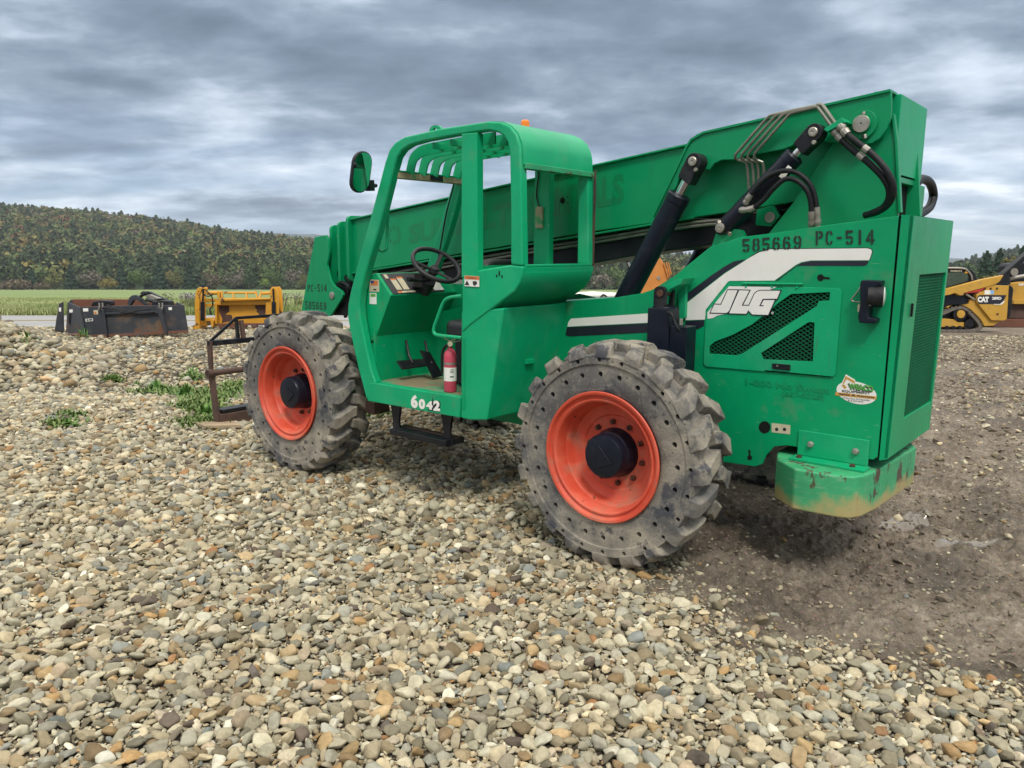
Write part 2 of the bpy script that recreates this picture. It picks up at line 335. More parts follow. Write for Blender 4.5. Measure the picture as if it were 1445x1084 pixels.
# ---- chassis and engine housing
YB = .45
top = [(1268, 305), (1180, 316), (1100, 328), (1047, 334.5), (1002, 348.5), (952.5, 389), (920, 409), (905, 414), (869, 420), (800, 425), (740, 428)]
side = xz(top, YB)+[(1.30, 1.38), (3.15, 1.02), (3.30, .86), (3.30, .50), (.60, .50), (.15, .54)]+xz([(1020, 652), (1066, 658.6), (1076, 655), (1081, 643), (1093, 630), (1110, 628.5), (1232, 649), (1238, 645)], YB)
hole1 = xz([(1079+8.3*cos(a), 603+8.8*sin(a)) for a in np.linspace(0, 2*pi, 17)[:-1]], YB)
def keyhole(u, v, du, dv, r=5):
    a0 = math.atan2(dv, du); L = sqrt(du*du+dv*dv); pts = []
    for k in range(12):
        a = a0+.35+k*(2*pi-.7)/11; pts.append((u+r*cos(a), v+r*sin(a)))
    nx, ny = -dv/L*1.6, du/L*1.6
    return xz(pts+[(u+du-nx, v+dv-ny), (u+du+nx, v+dv+ny)], YB)
holes = [hole1, keyhole(1158, 392, 13, 1), keyhole(1058, 646, -.5, -11, 3.6)]
door_poly = xz([(993, 517), (997, 440), (1028, 402), (1189, 407), (1179, 533)], YB)
doorhole = xz([(1000, 510), (1002, 440), (1030, 408), (1182, 412), (1173, 526)], YB)
c = MB(); c.prism(side, YB-.012, YB, [doorhole]); body = c.build('engine_housing', 'green', T, bevel=.003)
for h_ in holes: c = MB(); c.prism(h_, YB+.0003, YB+.0012); c.build('hole_shade_patch', 'void', body)  # dark patches on the plate, painted for the shade inside holes
c = MB(); c.prism(side, -YB, -YB+.012)                              # far side plate
tp = xz(top, YB)
for a, b in zip(tp[:-1], tp[1:]): c.add([(a[0], YB-.012, a[1]), (b[0], YB-.012, b[1]), (b[0], -YB+.012, b[1]), (a[0], -YB+.012, a[1])], [(0, 1, 2, 3)])
c.build('housing_cover', 'green', T)
c = MB(); c.box(-1.19, .3, -.40, .40, .72, 1.30); c.box(.3, 3.2, -.36, .36, .52, 1.0); c.build('inner_frame', 'void', T)
c = MB(); c.box(-.9, -.2, .405, .41, .95, 1.7); c.build('door_shade_sheet', 'void', T)  # thin dark sheet, stands in for the shade behind the door mesh
for xx in (0, LW):
    c = MB(); c.cyl((xx, -.85, HZ), (xx, .85, HZ), .085); c.cyl((xx, -.22, HZ), (xx, .22, HZ), .19); c.cyl((xx, .70, HZ), (xx, .93, HZ), .15, .11); c.cyl((xx, -.70, HZ), (xx, -.93, HZ), .15, .11); c.build('axle', 'black', T, bevel=.01)

# service door with two meshed openings
g1 = xz([(1001.6, 489), (1010, 482), (1036, 472), (1062, 458), (1085, 440), (1100, 427), (1117, 415), (1172, 412.4), (1171, 424), (1156, 425), (1153, 432), (1056, 494), (1048, 499), (1040, 501.5), (1001.6, 499)], YB)
g2 = xz([(1074.5, 498.5), (1142, 454.5), (1150, 455.5), (1147.5, 510), (1078, 507)], YB)
dp = rounded(door_poly, .03)
c = MB(); c.prism(dp, YB+.001, YB+.008, [g1, g2]); door = c.build('service_door', 'green_faded', T, bevel=.002)
c = MB()
for g, st in ((g1, .0185), (g2, .0185)):
    for ang in (radians(32), radians(-32)):
        for a, b in clip_lines(g, [], ang, st): c.bar((a[0], YB-.002, a[1]), (b[0], YB-.002, b[1]), .0034, .0030, up=(0, 1, 0))
c.build('door_mesh', 'meshgreen', door, smooth=10)
c = MB(); c.prism(xz([(1091, 512.5), (1116.5, 514.5), (1116, 522.5), (1091, 520)], YB), YB+.008, YB+.016); c.build('latch', 'black', door, bevel=.002)
c = MB(); c.lathe_at([(0, .006), (.003, .006), (.003, .003)], S(1097, 516.5, YB+.016), (0, 1, 0)); c.build('latch_lock', 'steel', door)
c = MB(); a, b = S(1048, 400, YB+.01), S(1134, 401, YB+.01)
for k in range(9):
    p, q = a.lerp(b, k/9), a.lerp(b, (k+.94)/9); c.cyl(p, q, .006, n=10)
for t in (.06, .5, .9):
    p = a.lerp(b, t)+Vector((0, -.001, -.017)); c.lathe_at([(0, .007), (.006, .006)], p, (0, 1, 0), 8)
c.build('hinge', 'green_faded', door)

# stripes and lettering on the housing
def flat(name, mat, pts, Y, parent, t=.0016): c = MB(); c.prism(xz(pts, Y), Y+.0005, Y+t); return c.build(name, mat, parent, smooth=20)
Yd = YB+.0085
white = [(1060, 362.5), (1072, 356), (1087, 352), (1224, 350.5), (1229, 352), (1230.6, 355), (1229, 361), (1226.5, 367.3), (1144, 367.6), (1131, 370), (1123, 374), (1093, 396), (1030, 396.4), (1027, 398), (996, 437), (995, 451), (967.6, 451.8), (968.7, 428.2), (1023, 386)]
flat('white_stripe', 'white', white, YB, body)
flat('white_stripe', 'white', [(801, 461), (802, 455), (806, 449.7), (925, 441.6), (925, 455)], YB, body)
flat('black_stripe', 'blackdecal', [(798, 473), (800, 462), (925, 456), (925, 469), (804, 475)], YB, body)
flat('black_stripe', 'blackdecal', [(967.6, 453), (994, 451.8), (993.5, 460), (986, 464.5), (967, 466.4)], YB, body)
flat('black_stripe', 'blackdecal', [(968.7, 427), (968.7, 415), (1005, 388), (1023, 376), (1035, 369), (1048, 366.5), (1053, 366.2), (1023, 384.6)], YB, body)
flat('black_stripe', 'blackdecal', [(1124.5, 374.6), (1132, 371), (1144, 368.6), (1226, 368.3), (1224, 373), (1220, 375.4), (1125, 375.2), (1108, 388), (1098, 396), (1095, 396)], YB, body)
flat('black_stripe', 'blackdecal', [(1058.5, 361.8), (1071, 355), (1086, 350.9), (1225, 349.4), (1230, 351), (1231.8, 355), (1230.2, 361), (1227.5, 367.5), (1226.7, 367.3), (1229.4, 361), (1230.9, 355), (1229.3, 352), (1224, 350.3), (1087, 351.8), (1072, 355.8), (1060, 362.3)], YB+.0002, body)
flat('white_stripe', 'white', [(1029, 404), (1096, 405), (1081, 412), (1075, 425), (1093, 426), (1091, 430), (1080, 440), (1030, 441.4), (1024, 443), (1012, 445.5), (1006, 449), (998.5, 450), (998.5, 441)], Yd, door)
def jl(pts): return [(990+x*.08304, 390+y*.08304) for x, y in pts]
LJ = [(215, 470), (330, 475), (445, 225), (630, 228), (480, 590), (440, 625), (400, 632), (145, 625)]
LL = [(640, 228), (825, 235), (700, 490), (805, 492), (830, 440), (770, 600), (760, 645), (455, 635)]
LG = [(1355, 238), (1290, 395), (1260, 395), (1140, 665), (860, 655), (800, 590), (770, 645), (455, 635), (470, 615), (640, 228), (830, 235), (700, 490), (805, 492), (900, 290), (950, 250), (1010, 235)]
def inset(poly, d):
    out = []; m = len(poly); A = sum(poly[i][0]*poly[(i+1) % m][1]-poly[(i+1) % m][0]*poly[i][1] for i in range(m)); sg = 1 if A > 0 else -1
    for i in range(m):
        p0, p1, p2 = Vector(poly[i-1]), Vector(poly[i]), Vector(poly[(i+1) % m]); e1 = (p1-p0).normalized(); e2 = (p2-p1).normalized()
        n1 = Vector((-e1.y, e1.x))*sg; n2 = Vector((-e2.y, e2.x))*sg; b = n1+n2; b = b/max(b.dot(b)/2, .35)
        q = p1+b*d; out.append((q.x, q.y))
    return out
c = MB(); c.prism(xz(jl(inset(LJ, -7)), Yd), Yd+.002, Yd+.003); c.prism(xz(jl(inset(LG, -7)), Yd), Yd+.002, Yd+.0031); c.build('logo_outline', 'blackdecal', door, smooth=20)
c = MB(); c.prism(xz(jl(inset(LJ, 9)), Yd), Yd+.0033, Yd+.0042); c.prism(xz(jl(inset(LG, 9)), Yd), Yd+.0033, Yd+.0042); c.build('logo_letters', 'white', door, smooth=20)
c = MB(); c.prism(xz(jl([(1280, 380), (1290, 402), (1062, 400), (1012, 490), (1062, 492), (1055, 508), (985, 504), (1045, 382)]), Yd), Yd+.0042, Yd+.005)
c.lathe_at([(.0005, .0085), (.0028, .0085)], S(1090.3, 441.8, Yd), (0, 1, 0), 20); c.build('logo_outline', 'blackdecal', door, smooth=20)
c = MB(); c.lathe_at([(.0028, .0062), (.0034, .0062)], S(1090.3, 441.8, Yd), (0, 1, 0), 20); c.build('registered_mark', 'white', door, smooth=20)
c = MB(); c.lathe_at([(.0034, .0032), (.004, .0032)], S(1090.3, 441.8, Yd), (0, 1, 0), 20); c.build('registered_mark', 'blackdecal', door, smooth=20)

Yt = YB+.0022
c = MB(); put_stencil(c, '585669', S(1047.5, 356, Yt), S(1131, 351.5, Yt), S(1047.5, 337.5, Yt)); decal(c, 'stencilled_number', 'stencil', body)
c = MB(); put_stencil(c, 'PC-514', S(1151, 346, Yt), S(1234, 345, Yt), S(1151, 326, Yt)); decal(c, 'stencilled_number', 'stencil', body)
c = MB(); put_text(c, '1-800 No Sweat', S(1052, 543, Yt), S(1170, 556, Yt), S(1052, 534, Yt), .03); decal(c, 'faded_lettering', 'ghost2', body, (0, .0008, 0))
c = MB(); put_text(c, '(667-9328)', S(1103, 561, Yt), S(1163, 567, Yt), S(1103, 551, Yt), .02); decal(c, 'faded_lettering', 'ghost2', body, (0, .0008, 0))
# oval dealer sticker
def st(x, y): return (1170+x*.05536, 520+y*.05536)
ov = [st(700+510*cos(a)*1.0+20*sin(a), 620+285*sin(a)+75*cos(a)) for a in np.linspace(0, 2*pi, 41)[:-1]]
c = MB(); c.prism(xz(ov, YB), YB+.0005, YB+.0014); c.prism(xz([st(300, 420), st(430, 150), st(665, 290), st(660, 400), st(480, 480), st(330, 500)], YB), YB+.0005, YB+.00145); k = c.build('dealer_sticker', 'white', body)
c = MB(); c.prism(xz([st(165, 600), st(1215, 715), st(1205, 790), st(160, 685)], YB), YB+.0018, YB+.0024)
for q in ([(370, 400), (345, 390), (425, 190), (650, 315), (665, 395), (450, 270)], [(320, 425), (380, 405), (455, 480), (400, 525)]): c.prism(xz([st(*p) for p in q], YB), YB+.0018, YB+.0024)
c.build('sticker_band', 'tan_ink', k)
c = MB(); Yk = YB+.0026; Q = lambda x, y: S(*st(x, y), Yk)
for s_, a1, a2, a3, bo in (('EQUIPMENT', (330, 610), (1040, 672), (330, 545), .02), ('Sales & Rentals', (250, 668), (1150, 762), (250, 620), .02), ('4 Miles East Of Meadville', (335, 765), (1030, 830), (335, 730), 0), ('814-337-0044', (480, 835), (870, 870), (480, 800), 0)):
    c = MB(); put_text(c, s_, Q(*a1), Q(*a2), Q(*a3), bo); decal(c, 'sticker_print', 'ink', k, (0, .0005, 0))
c = MB(); put_text(c, 'WEACO', Q(490, 545), Q(1130, 620), Q(470, 385), .09); decal(c, 'sticker_print', 'ink', k, (0, .0005, 0))
c = MB(); Yk = YB+.0034; put_text(c, 'WEACO', Q(510, 525), Q(1140, 600), Q(490, 370), .05); decal(c, 'sticker_name', 'leaf_ink', k, (0, .0005, 0))
k = flat('hook_label', 'paper', [(1089, 597), (1115.5, 600), (1115, 613), (1089, 610)], YB, body)
c = MB()
for u in (1096, 1107): c.lathe_at([(0, .010), (.0006, .010)], S(u, 606, YB+.0018), (0, 1, 0), 10)
c.build('label_print', 'ink', k)

# work light bracket
wl = MB(); wl.prism(xz([(1219, 395), (1247, 396), (1246, 403), (1240, 404), (1238, 432), (1230, 433), (1229, 447), (1240, 449), (1239, 456), (1216, 455), (1214, 447), (1217, 430), (1217, 400)], YB+.03), YB+.001, YB+.075)
w = wl.build('work_light', 'navy', T, bevel=.006)
c = MB(); c.lathe_at([(-.02, .045), (.045, .056), (.052, .056), (.052, .050), (.046, .048)], S(1230, 418, YB+.06), (-1, -.30, 0), 24); c.build('lamp_body', 'black', w, bevel=.003)
c = MB(); c.lathe_at([(0, .050), (.008, .046), (.014, .02)], S(1230, 418, YB+.06)+Vector((-.048, -.014, 0)), (-1, -.30, 0), 20); c.build('lamp_glass', 'glass', w)
c = MB(); c.tube(smoothp(P3([(1216, 402, YB+.01), (1210, 412, YB+.03), (1202.5, 421, YB+.035), (1203, 425, YB+.035), (1215, 427, YB+.03), (1228, 431, YB+.085)])), .004, 8); c.build('wire', 'tube', w)
c = MB(); c.cyl(S(1214, 430, YB+.03), S(1214, 440, YB+.03), .013, n=10); c.build('connector', 'paper', w)

# rear door (slanted slab), grille and backing
ra, rb = S(1290, 304, YB), S(1253, 648, YB)
e1 = (ra-rb).normalized(); nrm = Vector((0, 1, 0)).cross(e1).normalized(); nrm = -nrm if nrm.x > 0 else nrm
rp = lambda u, v, d=0: SP(u, v, ra+nrm*d, nrm)
def face_uv(p): return ((p-rb).y, (p-rb).dot(e1))
H = (ra-rb).length
gq = [face_uv(rp(*q)) for q in ((1298, 388), (1333.3, 392.5), (1314, 567), (1276.5, 580))]
gl = min(q[0] for q in gq); gr = max(q[0] for q in gq); g0 = min(gq[2][1], gq[3][1]); g1_ = max(gq[0][1], gq[1][1])
gp = [(gr, g1_), (gl, g1_), (gl, g0), (gr, g0)]
W2 = 2*YB
sl = [(0, 0), (-W2, 0), (-W2, H), (0, H)]
c = MB(); c.plate([sl, gp], lambda p, t: tuple(rb+Vector((0, p[0], 0))+e1*p[1]-nrm*.02*t)); rd = c.build('rear_door', 'green', T, bevel=.003)
seamq = xz([(1272, 303), (1240.5, 650)], YB)
c = MB(); c.add([(seamq[0][0], YB, seamq[0][1]), (seamq[1][0], YB, seamq[1][1]), (rb.x, YB, rb.z), (ra.x, YB, ra.z)], [(0, 1, 2, 3)]); c.add([(seamq[0][0], YB-.015, seamq[0][1]), (seamq[1][0], YB-.015, seamq[1][1]), (rb.x, YB-.015, rb.z), (ra.x, YB-.015, ra.z)], [(0, 1, 2, 3)])
c.add([(seamq[0][0], YB, seamq[0][1]), (ra.x, YB, ra.z), (ra.x, -YB, ra.z), (seamq[0][0], -YB, seamq[0][1])], [(0, 1, 2, 3)])
c.add([(seamq[0][0], YB, seamq[0][1]), (seamq[1][0], YB, seamq[1][1]), (seamq[1][0], YB-.015, seamq[1][1]), (seamq[0][0], YB-.015, seamq[0][1])], [(0, 1, 2, 3)])
c.build('door_return', 'green', rd)
c = MB()
for ang in (radians(58), radians(-58)):
    for a, b in clip_lines(gp, [], ang, .0165): c.bar(rb+Vector((0, a[0], 0))+e1*a[1]-nrm*.012, rb+Vector((0, b[0], 0))+e1*b[1]-nrm*.012, .0032, .003, up=nrm)
c.build('radiator_grille', 'meshgreen', rd, smooth=10)
c = MB(); c.prism([(seamq[0][0]-.012, seamq[0][1]-.02), (seamq[1][0]-.004, seamq[1][1]+.02), (seamq[1][0]+.05, seamq[1][1]+.02), (seamq[0][0]+.02, seamq[0][1]-.02)], -YB+.02, YB-.02)
c.build('grille_shade_slab', 'void', rd)  # dark slab behind the grille, its colour stands in for shade
c = MB(); ph = rp(1285.5, 428); ph2 = rp(1283.5, 447); c.bar(ph+nrm*.008, ph2+nrm*.008, .012, .012, up=nrm); c.build('door_handle', 'black', rd, bevel=.003)

# counterweight
cz1, cz0 = .612, .392
cp = [SZ(u, v, cz1) for u, v in ((1096, 648), (1122, 661.5), (1160, 668), (1188, 672), (1205, 673), (1220, 671), (1242, 661.7), (1293, 631))]
cpl = [(p.x, p.y) for p in cp]; xe = cpl[-1][0]
cpl += [(xe+.16, cpl[-1][1]-.35), (-.72, -.58), (-.66, -.45), (-.66, .40)]
mo_ = M['green_old']; nt_ = mo_.node_tree; pb = nt_.nodes['Principled BSDF']; src = pb.inputs['Base Color'].links[0].from_socket     # paint scraped off along the lower edge
tc_ = N(nt_, 'ShaderNodeTexCoord').outputs['Object']; sp_ = N(nt_, 'ShaderNodeSeparateXYZ'); nt_.links.new(tc_, sp_.inputs[0]); nz_ = noise(nt_, 5, 6, .6, tc_)
mm_ = N(nt_, 'ShaderNodeMath', operation='MULTIPLY_ADD'); nt_.links.new(nz_.outputs['Fac'], mm_.inputs[0]); mm_.inputs[1].default_value = .30; nt_.links.new(sp_.outputs['Z'], mm_.inputs[2])
rp_ = ramp(nt_, mm_.outputs[0], [(.575, (.9,)*3), (.635, (0,)*3)]); nt_.links.new(mix(nt_, rp_.outputs['Color'], src, (.42, .33, .14)), pb.inputs['Base Color'])
c = MB(); c.prismz(cpl, cz0, cz1); cw = c.build('counterweight', 'green_old', T, bevel=.012, seg=3)
c = MB(); a, b = S(1128, 610, YB), S(1228, 623.5, YB); zb = .66
c.box(b.x, a.x, YB+.001, YB+.013, .628, .765); c.box(b.x-.01, a.x+.012, YB+.001, YB+.10, .6125, .6265)
br = c.build('mounting_bracket', 'green_faded', cw, bevel=.003)
for u, v in ((1144, 627), (1207.5, 637)):
    c = MB(); c.lathe_at([(0, .019), (.004, .019), (.004, .0155), (.017, .0155), (.019, .012)], S(u, v, YB+.013), (0, 1, 0), 6); c.build('bolt', 'zinc', cw, bevel=.001)
for xx in (a.x-.03, b.x+.06):
    c = MB(); c.lathe_at([(0, .016), (.011, .016)], (xx, YB+.065, .6265), (0, 0, 1), 6); c.build('bolt', 'bolt', cw, bevel=.001)

# stabiliser cylinder beside the housing
Yc = .60
c = MB(); p0, p1 = S(938, 432, Yc), S(938, 432, Yc); p1 = p0-Vector((0, 0, .62))
c.lathe_at([(0, .066), (.003, .070), (.62, .070)], p0, (0, 0, -1), 20); c.box(p0.x-.07, p0.x+.07, Yc-.05, Yc+.072, p0.z-.5, p0.z-.01)
q = S(965, 460, Yc); c.box(q.x-.05, q.x+.06, Yc-.06, Yc+.06, q.z-.36, q.z); sc_ = c.build('stabiliser_cylinder', 'navy', T, bevel=.006)
c = MB()
for dy in (-.045, .045): c.plate([rounded([(p0.x-.035, p0.z-.02), (p0.x+.045, p0.z-.02), (p0.x+.045, p0.z+.115), (p0.x-.035, p0.z+.115)], .035)], lambda p, t: (p[0], Yc+dy-.011+.022*t, p[1]))
c.build('clevis', 'black', sc_, bevel=.003)
c = MB(); c.cyl((p0.x, Yc-.07, p0.z+.075), (p0.x, Yc+.066, p0.z+.075), .020); c.build('pin', 'bolt', sc_, bevel=.002)
c = MB(); c.tube(smoothp(P3([(942, 441, .69), (948, 444, .70), (951, 452, .70), (956, 463, .70), (959, 467, .69)])), .010, 10); c.build('hydraulic_hose', 'hose', sc_)
c = MB(); c.cyl(S(961, 459, .62), S(961, 450, .62), .012, n=8); c.build('fitting', 'zinc', sc_, bevel=.001)
c = MB(); c.prism(rounded(xz([(961, 393.5), (969, 393), (967.5, 448), (960, 452), (958, 420), (956, 401)], YB+.02), .006), YB, YB+.03)
pl = xz([(966, 393), (958, 394), (939, 403), (932.5, 411), (931, 430), (939, 430), (941.5, 415), (947, 408), (962, 401)], Yc); c.prism(pl, YB+.02, Yc+.015); c.build('cylinder_bracket', 'green_faded', T, bevel=.004)

# ---- boom
def boomseg(name, outline, y, parent, mat='green_boom', bev=.006): c = MB(); c.prism(outline, -y, y); return c.build(name, mat, parent, bevel=bev)
BT = lambda u, v: S(u, v, .20)
bt = xz([(1255, 128), (975, 205), (835, 235), (700, 266.5), (554, 299), (495, 311)], .20)
bb = xz([(495, 386), (523, 380), (674, 354), (835, 327), (979, 307), (1060, 295), (1200, 272), (1262, 235)], .20)
boom = boomseg('boom', bt+bb, .20, T)
def strip(pts, Y0, Y1, th, name, mat, parent, dn=0):               # flange laid along an (x,z) chain
    c = MB()
    for a, b in zip(pts[:-1], pts[1:]): c.prism([(a[0], a[1]-th+dn), (a[0], a[1]+dn), (b[0], b[1]+dn), (b[0], b[1]-th+dn)], Y0, Y1)
    return c.build(name, mat, parent, bevel=.002)
strip([bt[1], bt[-1]], -.225, .225, .012, 'top_flange', 'green_boom', boom, .010)
strip([bb[0], bb[4]], -.222, .222, .012, 'bottom_flange', 'green_boom', boom, .004)
# doubler plate with curved lower edge, on both sides
dpx = [(1257, 126), (1120, 157.5), (993, 186), (983, 189), (975.5, 196), (968, 207.5), (954, 238), (921, 305.5), (926, 308), (931, 300), (955, 262), (961, 238), (972, 234), (990, 238), (1001, 240), (1008, 231), (1018, 226), (1036, 225.5), (1052, 221), (1080, 215.6), (1106, 210.6), (1118.5, 205.5), (1126.7, 196), (1134, 192.5), (1150, 196), (1168, 201), (1190, 200), (1214, 203.5), (1230, 202.5), (1242, 195), (1252, 181), (1257, 165), (1258, 140)]
dp = xz(dpx, .30)
c = MB(); c.prism(dp, .275, .30); c.prism(dp, -.30, -.275); db = c.build('boom_cheek_plate', 'green_boom', boom, bevel=.005)
c = MB(); top_ch = [dp[0], dp[2], dp[4], dp[5], dp[6], dp[7]]
for a, b in zip(top_ch[:-1], top_ch[1:]):
    A, Bq = Vector(a), Vector(b); n = Vector((-(Bq-A).y, (Bq-A).x)).normalized()*.012; n = n if n.y > 0 or n.x > 0 else -n
    c.prism([a, b, tuple(Bq-n), tuple(A-n)], .18, .312); c.prism([a, b, tuple(Bq-n), tuple(A-n)], -.312, -.18)
c.build('cheek_flange', 'green_boom', boom, bevel=.003)
c = MB(); pc = S(1218, 176, .30); c.lathe_at([(-.05, .072), (.018, .072)], pc, (0, 1, 0), 28); c.lathe_at([(-.6, .045), (.035, .045), (.037, .004)], pc, (0, 1, 0), 28); b0 = c.build('pivot_boss', 'green_boom', boom, bevel=.003)
c = MB(); c.lathe_at([(.03, .043), (.04, .043), (.041, .005), (.036, .004)], pc, (0, 1, 0), 28); c.cyl(S(1220, 190, .32), S(1221, 196, .32), .012, n=6); c.cyl(S(1219, 162, .32), S(1219, 158, .32), .010, n=6); c.build('pivot_pin', 'steel', boom, bevel=.002)
# ghost lettering on the boom side and round port
c = MB()
put_text(c, 'SUNBELT', S(577, 345, .2008), S(722, 316, .2008), S(577, 317, .2008), .04); decal(c, 'faded_lettering', 'ghost', boom, (0, .0006, 0)); c = MB(); put_text(c, 'RENTALS', S(752, 312, .2008), S(880, 287, .2008), S(752, 272, .2008), .04); decal(c, 'faded_lettering', 'ghost', boom, (0, .0006, 0)); c = MB()
for k in range(8):
    a = k*pi/4; ce = S(556, 332, .2008); c.add([ce+Vector((.05*cos(a+d), 0, .05*sin(a+d)))*(1 if j < 2 else 1.7) for j, d in enumerate((-.3, .3, .18, -.18))], [(0, 1, 2, 3)])
decal(c, 'faded_emblem', 'ghost', boom, (0, .0006, 0))
c = MB(); c.lathe_at([(-.01, .022), (.001, .022)], S(794, 283, .2005), (0, 1, 0), 18)
for u, v in ((801, 278), (801.5, 286.5)): c.lathe_at([(-.01, .006), (.001, .006)], S(u, v, .2005), (0, 1, 0), 8)
c.build('port', 'void', boom)
# underside tray, tubes
tr = xz([(505, 392), (560, 378), (674, 360), (835, 332), (979, 312), (1100, 296), (1085, 332), (1020, 343), (900, 360), (835, 372), (740, 388), (640, 395), (540, 400)], .15)
c = MB(); c.prism(tr, -.15, .14); c.build('extension_cylinder_tray', 'black', T, bevel=.01)
for k, (o1, o2) in enumerate(((5, 7), (10, 12))):
    c = MB(); c.tube(smoothp(P3([(470+60, 385+o1, .175), (674, 360+o1-1, .18), (835, 333+o1, .18), (900, 322+o1, .18), (960, 312+o1, .18), (1000, 305+o2, .19), (1030, 303+o2, .19), (1050, 297+o2, .2)])), .010, 8); c.build('hydraulic_tube', 'tube', boom)
# nested boom sections and their collars
def collar(px, pz, dx, z0, z1, y, name='section_collar'):
    c = MB(); ring_o = rounded([(-y, z0), (y, z0), (y, z1), (-y, z1)], .05, 5); ring_i = rounded([(-y+.05, z0+.05), (y-.05, z0+.05), (y-.05, z1-.05), (-y+.05, z1-.05)], .03, 5)
    c.plate([ring_o, ring_i], lambda p, t: (px+dx*t, p[0], p[1])); return c.build(name, 'green_boom', boom, bevel=.006)
x0 = S(495, 311, .2).x
f = lambda u, v, Y: S(u, v, Y)
collar(x0-.02, 0, .035, 1.43, 1.99, .245)
c = MB(); c.prism([(x0-.3, 1.50), (x0-.3, 1.93), (x0+.16, 1.905), (x0+.16, 1.475)], -.175, .175)
c.prism([(x0-.3, 1.53), (x0-.3, 1.89), (x0+.32, 1.86), (x0+.32, 1.505)], -.15, .15)
c.prism([(x0-.3, 1.56), (x0-.3, 1.84), (x0+.45, 1.80), (x0+.45, 1.56)], -.12, .12); c.build('inner_boom_section', 'green_boom', boom, bevel=.004)
collar(x0+.13, 0, .03, 1.40, 1.945, .225); collar(x0+.27, 0, .03, 1.40, 1.915, .20)
for dx, dz in ((.06, .32), (.06, .16), (.2, .32), (.2, .16)):
    c = MB(); c.lathe_at([(0, .012), (.01, .012)], (x0+dx, .178, 1.5+dz), (0, 1, 0), 8); c.build('bolt', 'zinc', boom)
# boom head: two plates
hd = xz([(424, 445), (433, 395), (444, 334.6), (459.7, 331.7), (463, 340), (464.5, 353), (461, 374), (466.5, 395.6), (472, 404), (482, 411), (484, 416), (483, 420), (466.5, 446)], .26)
c = MB(); c.prism(hd, .235, .26); c.prism(hd, -.26, -.235); hp = c.build('boom_head', 'green_boom', T, bevel=.004)
hx = sum(p[0] for p in hd)/len(hd)
c = MB(); c.prism(xz([(444, 345), (458, 340), (462, 372), (470, 400), (500, 408), (505, 430), (500, 446), (470, 445), (430, 440)], .2), -.20, .20); c.build('tilt_linkage', 'black', hp, bevel=.01)
pc = S(469, 417, .26)
c = MB(); c.lathe_at([(-.5, .032), (.01, .032), (.012, .025)], pc, (0, 1, 0), 16); c.build('head_pin', 'zinc', hp, bevel=.002)
c = MB()
put_stencil(c, 'PC-514', S(434, 412, .2608), S(461, 412, .2608), S(434, 401.5, .2608)); decal(c, 'stencilled_number', 'stencil', hp, (0, .001, 0)); c = MB(); put_stencil(c, '585669', S(430.5, 436, .2608), S(460.5, 438, .2608), S(430.5, 425, .2608)); decal(c, 'stencilled_number', 'stencil', hp, (0, .001, 0))
for a in (0, 1):
    c = MB(); c.tube(smoothp(P3([(480, 398, .21), (487, 400, .22), (492, 406, .22), (490, 418, .2), (484, 430, .18), (488, 448, .15)])) if a else smoothp(P3([(483, 388, .17), (494, 398, .17), (497, 412, .16), (494, 440, .14)])), .016, 8); c.build('hydraulic_hose', 'hose', hp)

# mast tower plates behind the housing
mx = xz([(1258.5, 160), (1262, 190), (1266.6, 297), (1268, 312), (1075, 342), (1092, 320), (1120, 285), (1150, 240), (1177, 199), (1200, 165)], .25)
c = MB(); c.prism(mx, .225, .25); c.prism(mx, -.25, -.225); mast = c.build('mast', 'green_boom', T, bevel=.003)
c = MB(); a, b, d = S(1258, 161, .25), S(1263, 200, .25), S(1268, 300, .25)
for p, q in ((a, b), (b, d)):
    c.prism([(p.x, p.z), (q.x, q.z), (q.x-.014, q.z), (p.x-.014, p.z)], .222, .262)
c.build('mast_flange', 'green_boom', mast, bevel=.003)
# boom tail cover box
c = MB(); xt = S(1272.5, 133, .20).x; q = [SX(u, v, xt) for u, v in ((1272.7, 132.5), (1298, 150), (1299, 260), (1276, 249))]
ya, yb = q[0].y, min(q[1].y, q[2].y); zt, zb = q[0].z, q[3].z
c.prism([(xt, zb), (xt, zt), (xt+.10, zt+.01), (xt+.10, zb+.22), (xt+.03, zb+.04)], yb, ya); c.build('boom_tail_cover', 'green_faded', boom, bevel=.004)
c = MB(); c.box(xt+.005, xt+.13, yb-.01, ya+.015, zb-.035, zb-.005); c.box(xt+.10, xt+.125, yb+.02, ya+.03, zb, zt+.02); c.build('tail_bracket', 'green_boom', boom, bevel=.003)
c = MB(); c.box(xt-.02, xt+.02, yb-.02, yb+.10, 1.86, zb-.03); c.build('tail_strut', 'green_boom', mast, bevel=.003)
c = MB(); c.box(xt+.035, xt+.10, -.224, .20, 1.80, zb-.04); c.build('mast_gap_shade', 'void', mast)  # dark box added so the gap between the mast plates looks shaded
c = MB(); c.tube(smoothp([SX(u, v, xt+.02) for u, v in ((1290, 262), (1300, 253), (1312, 258), (1317, 275), (1312, 292), (1300, 301), (1290, 305))]), .026, 12); c.build('hydraulic_hose', 'hose', T)

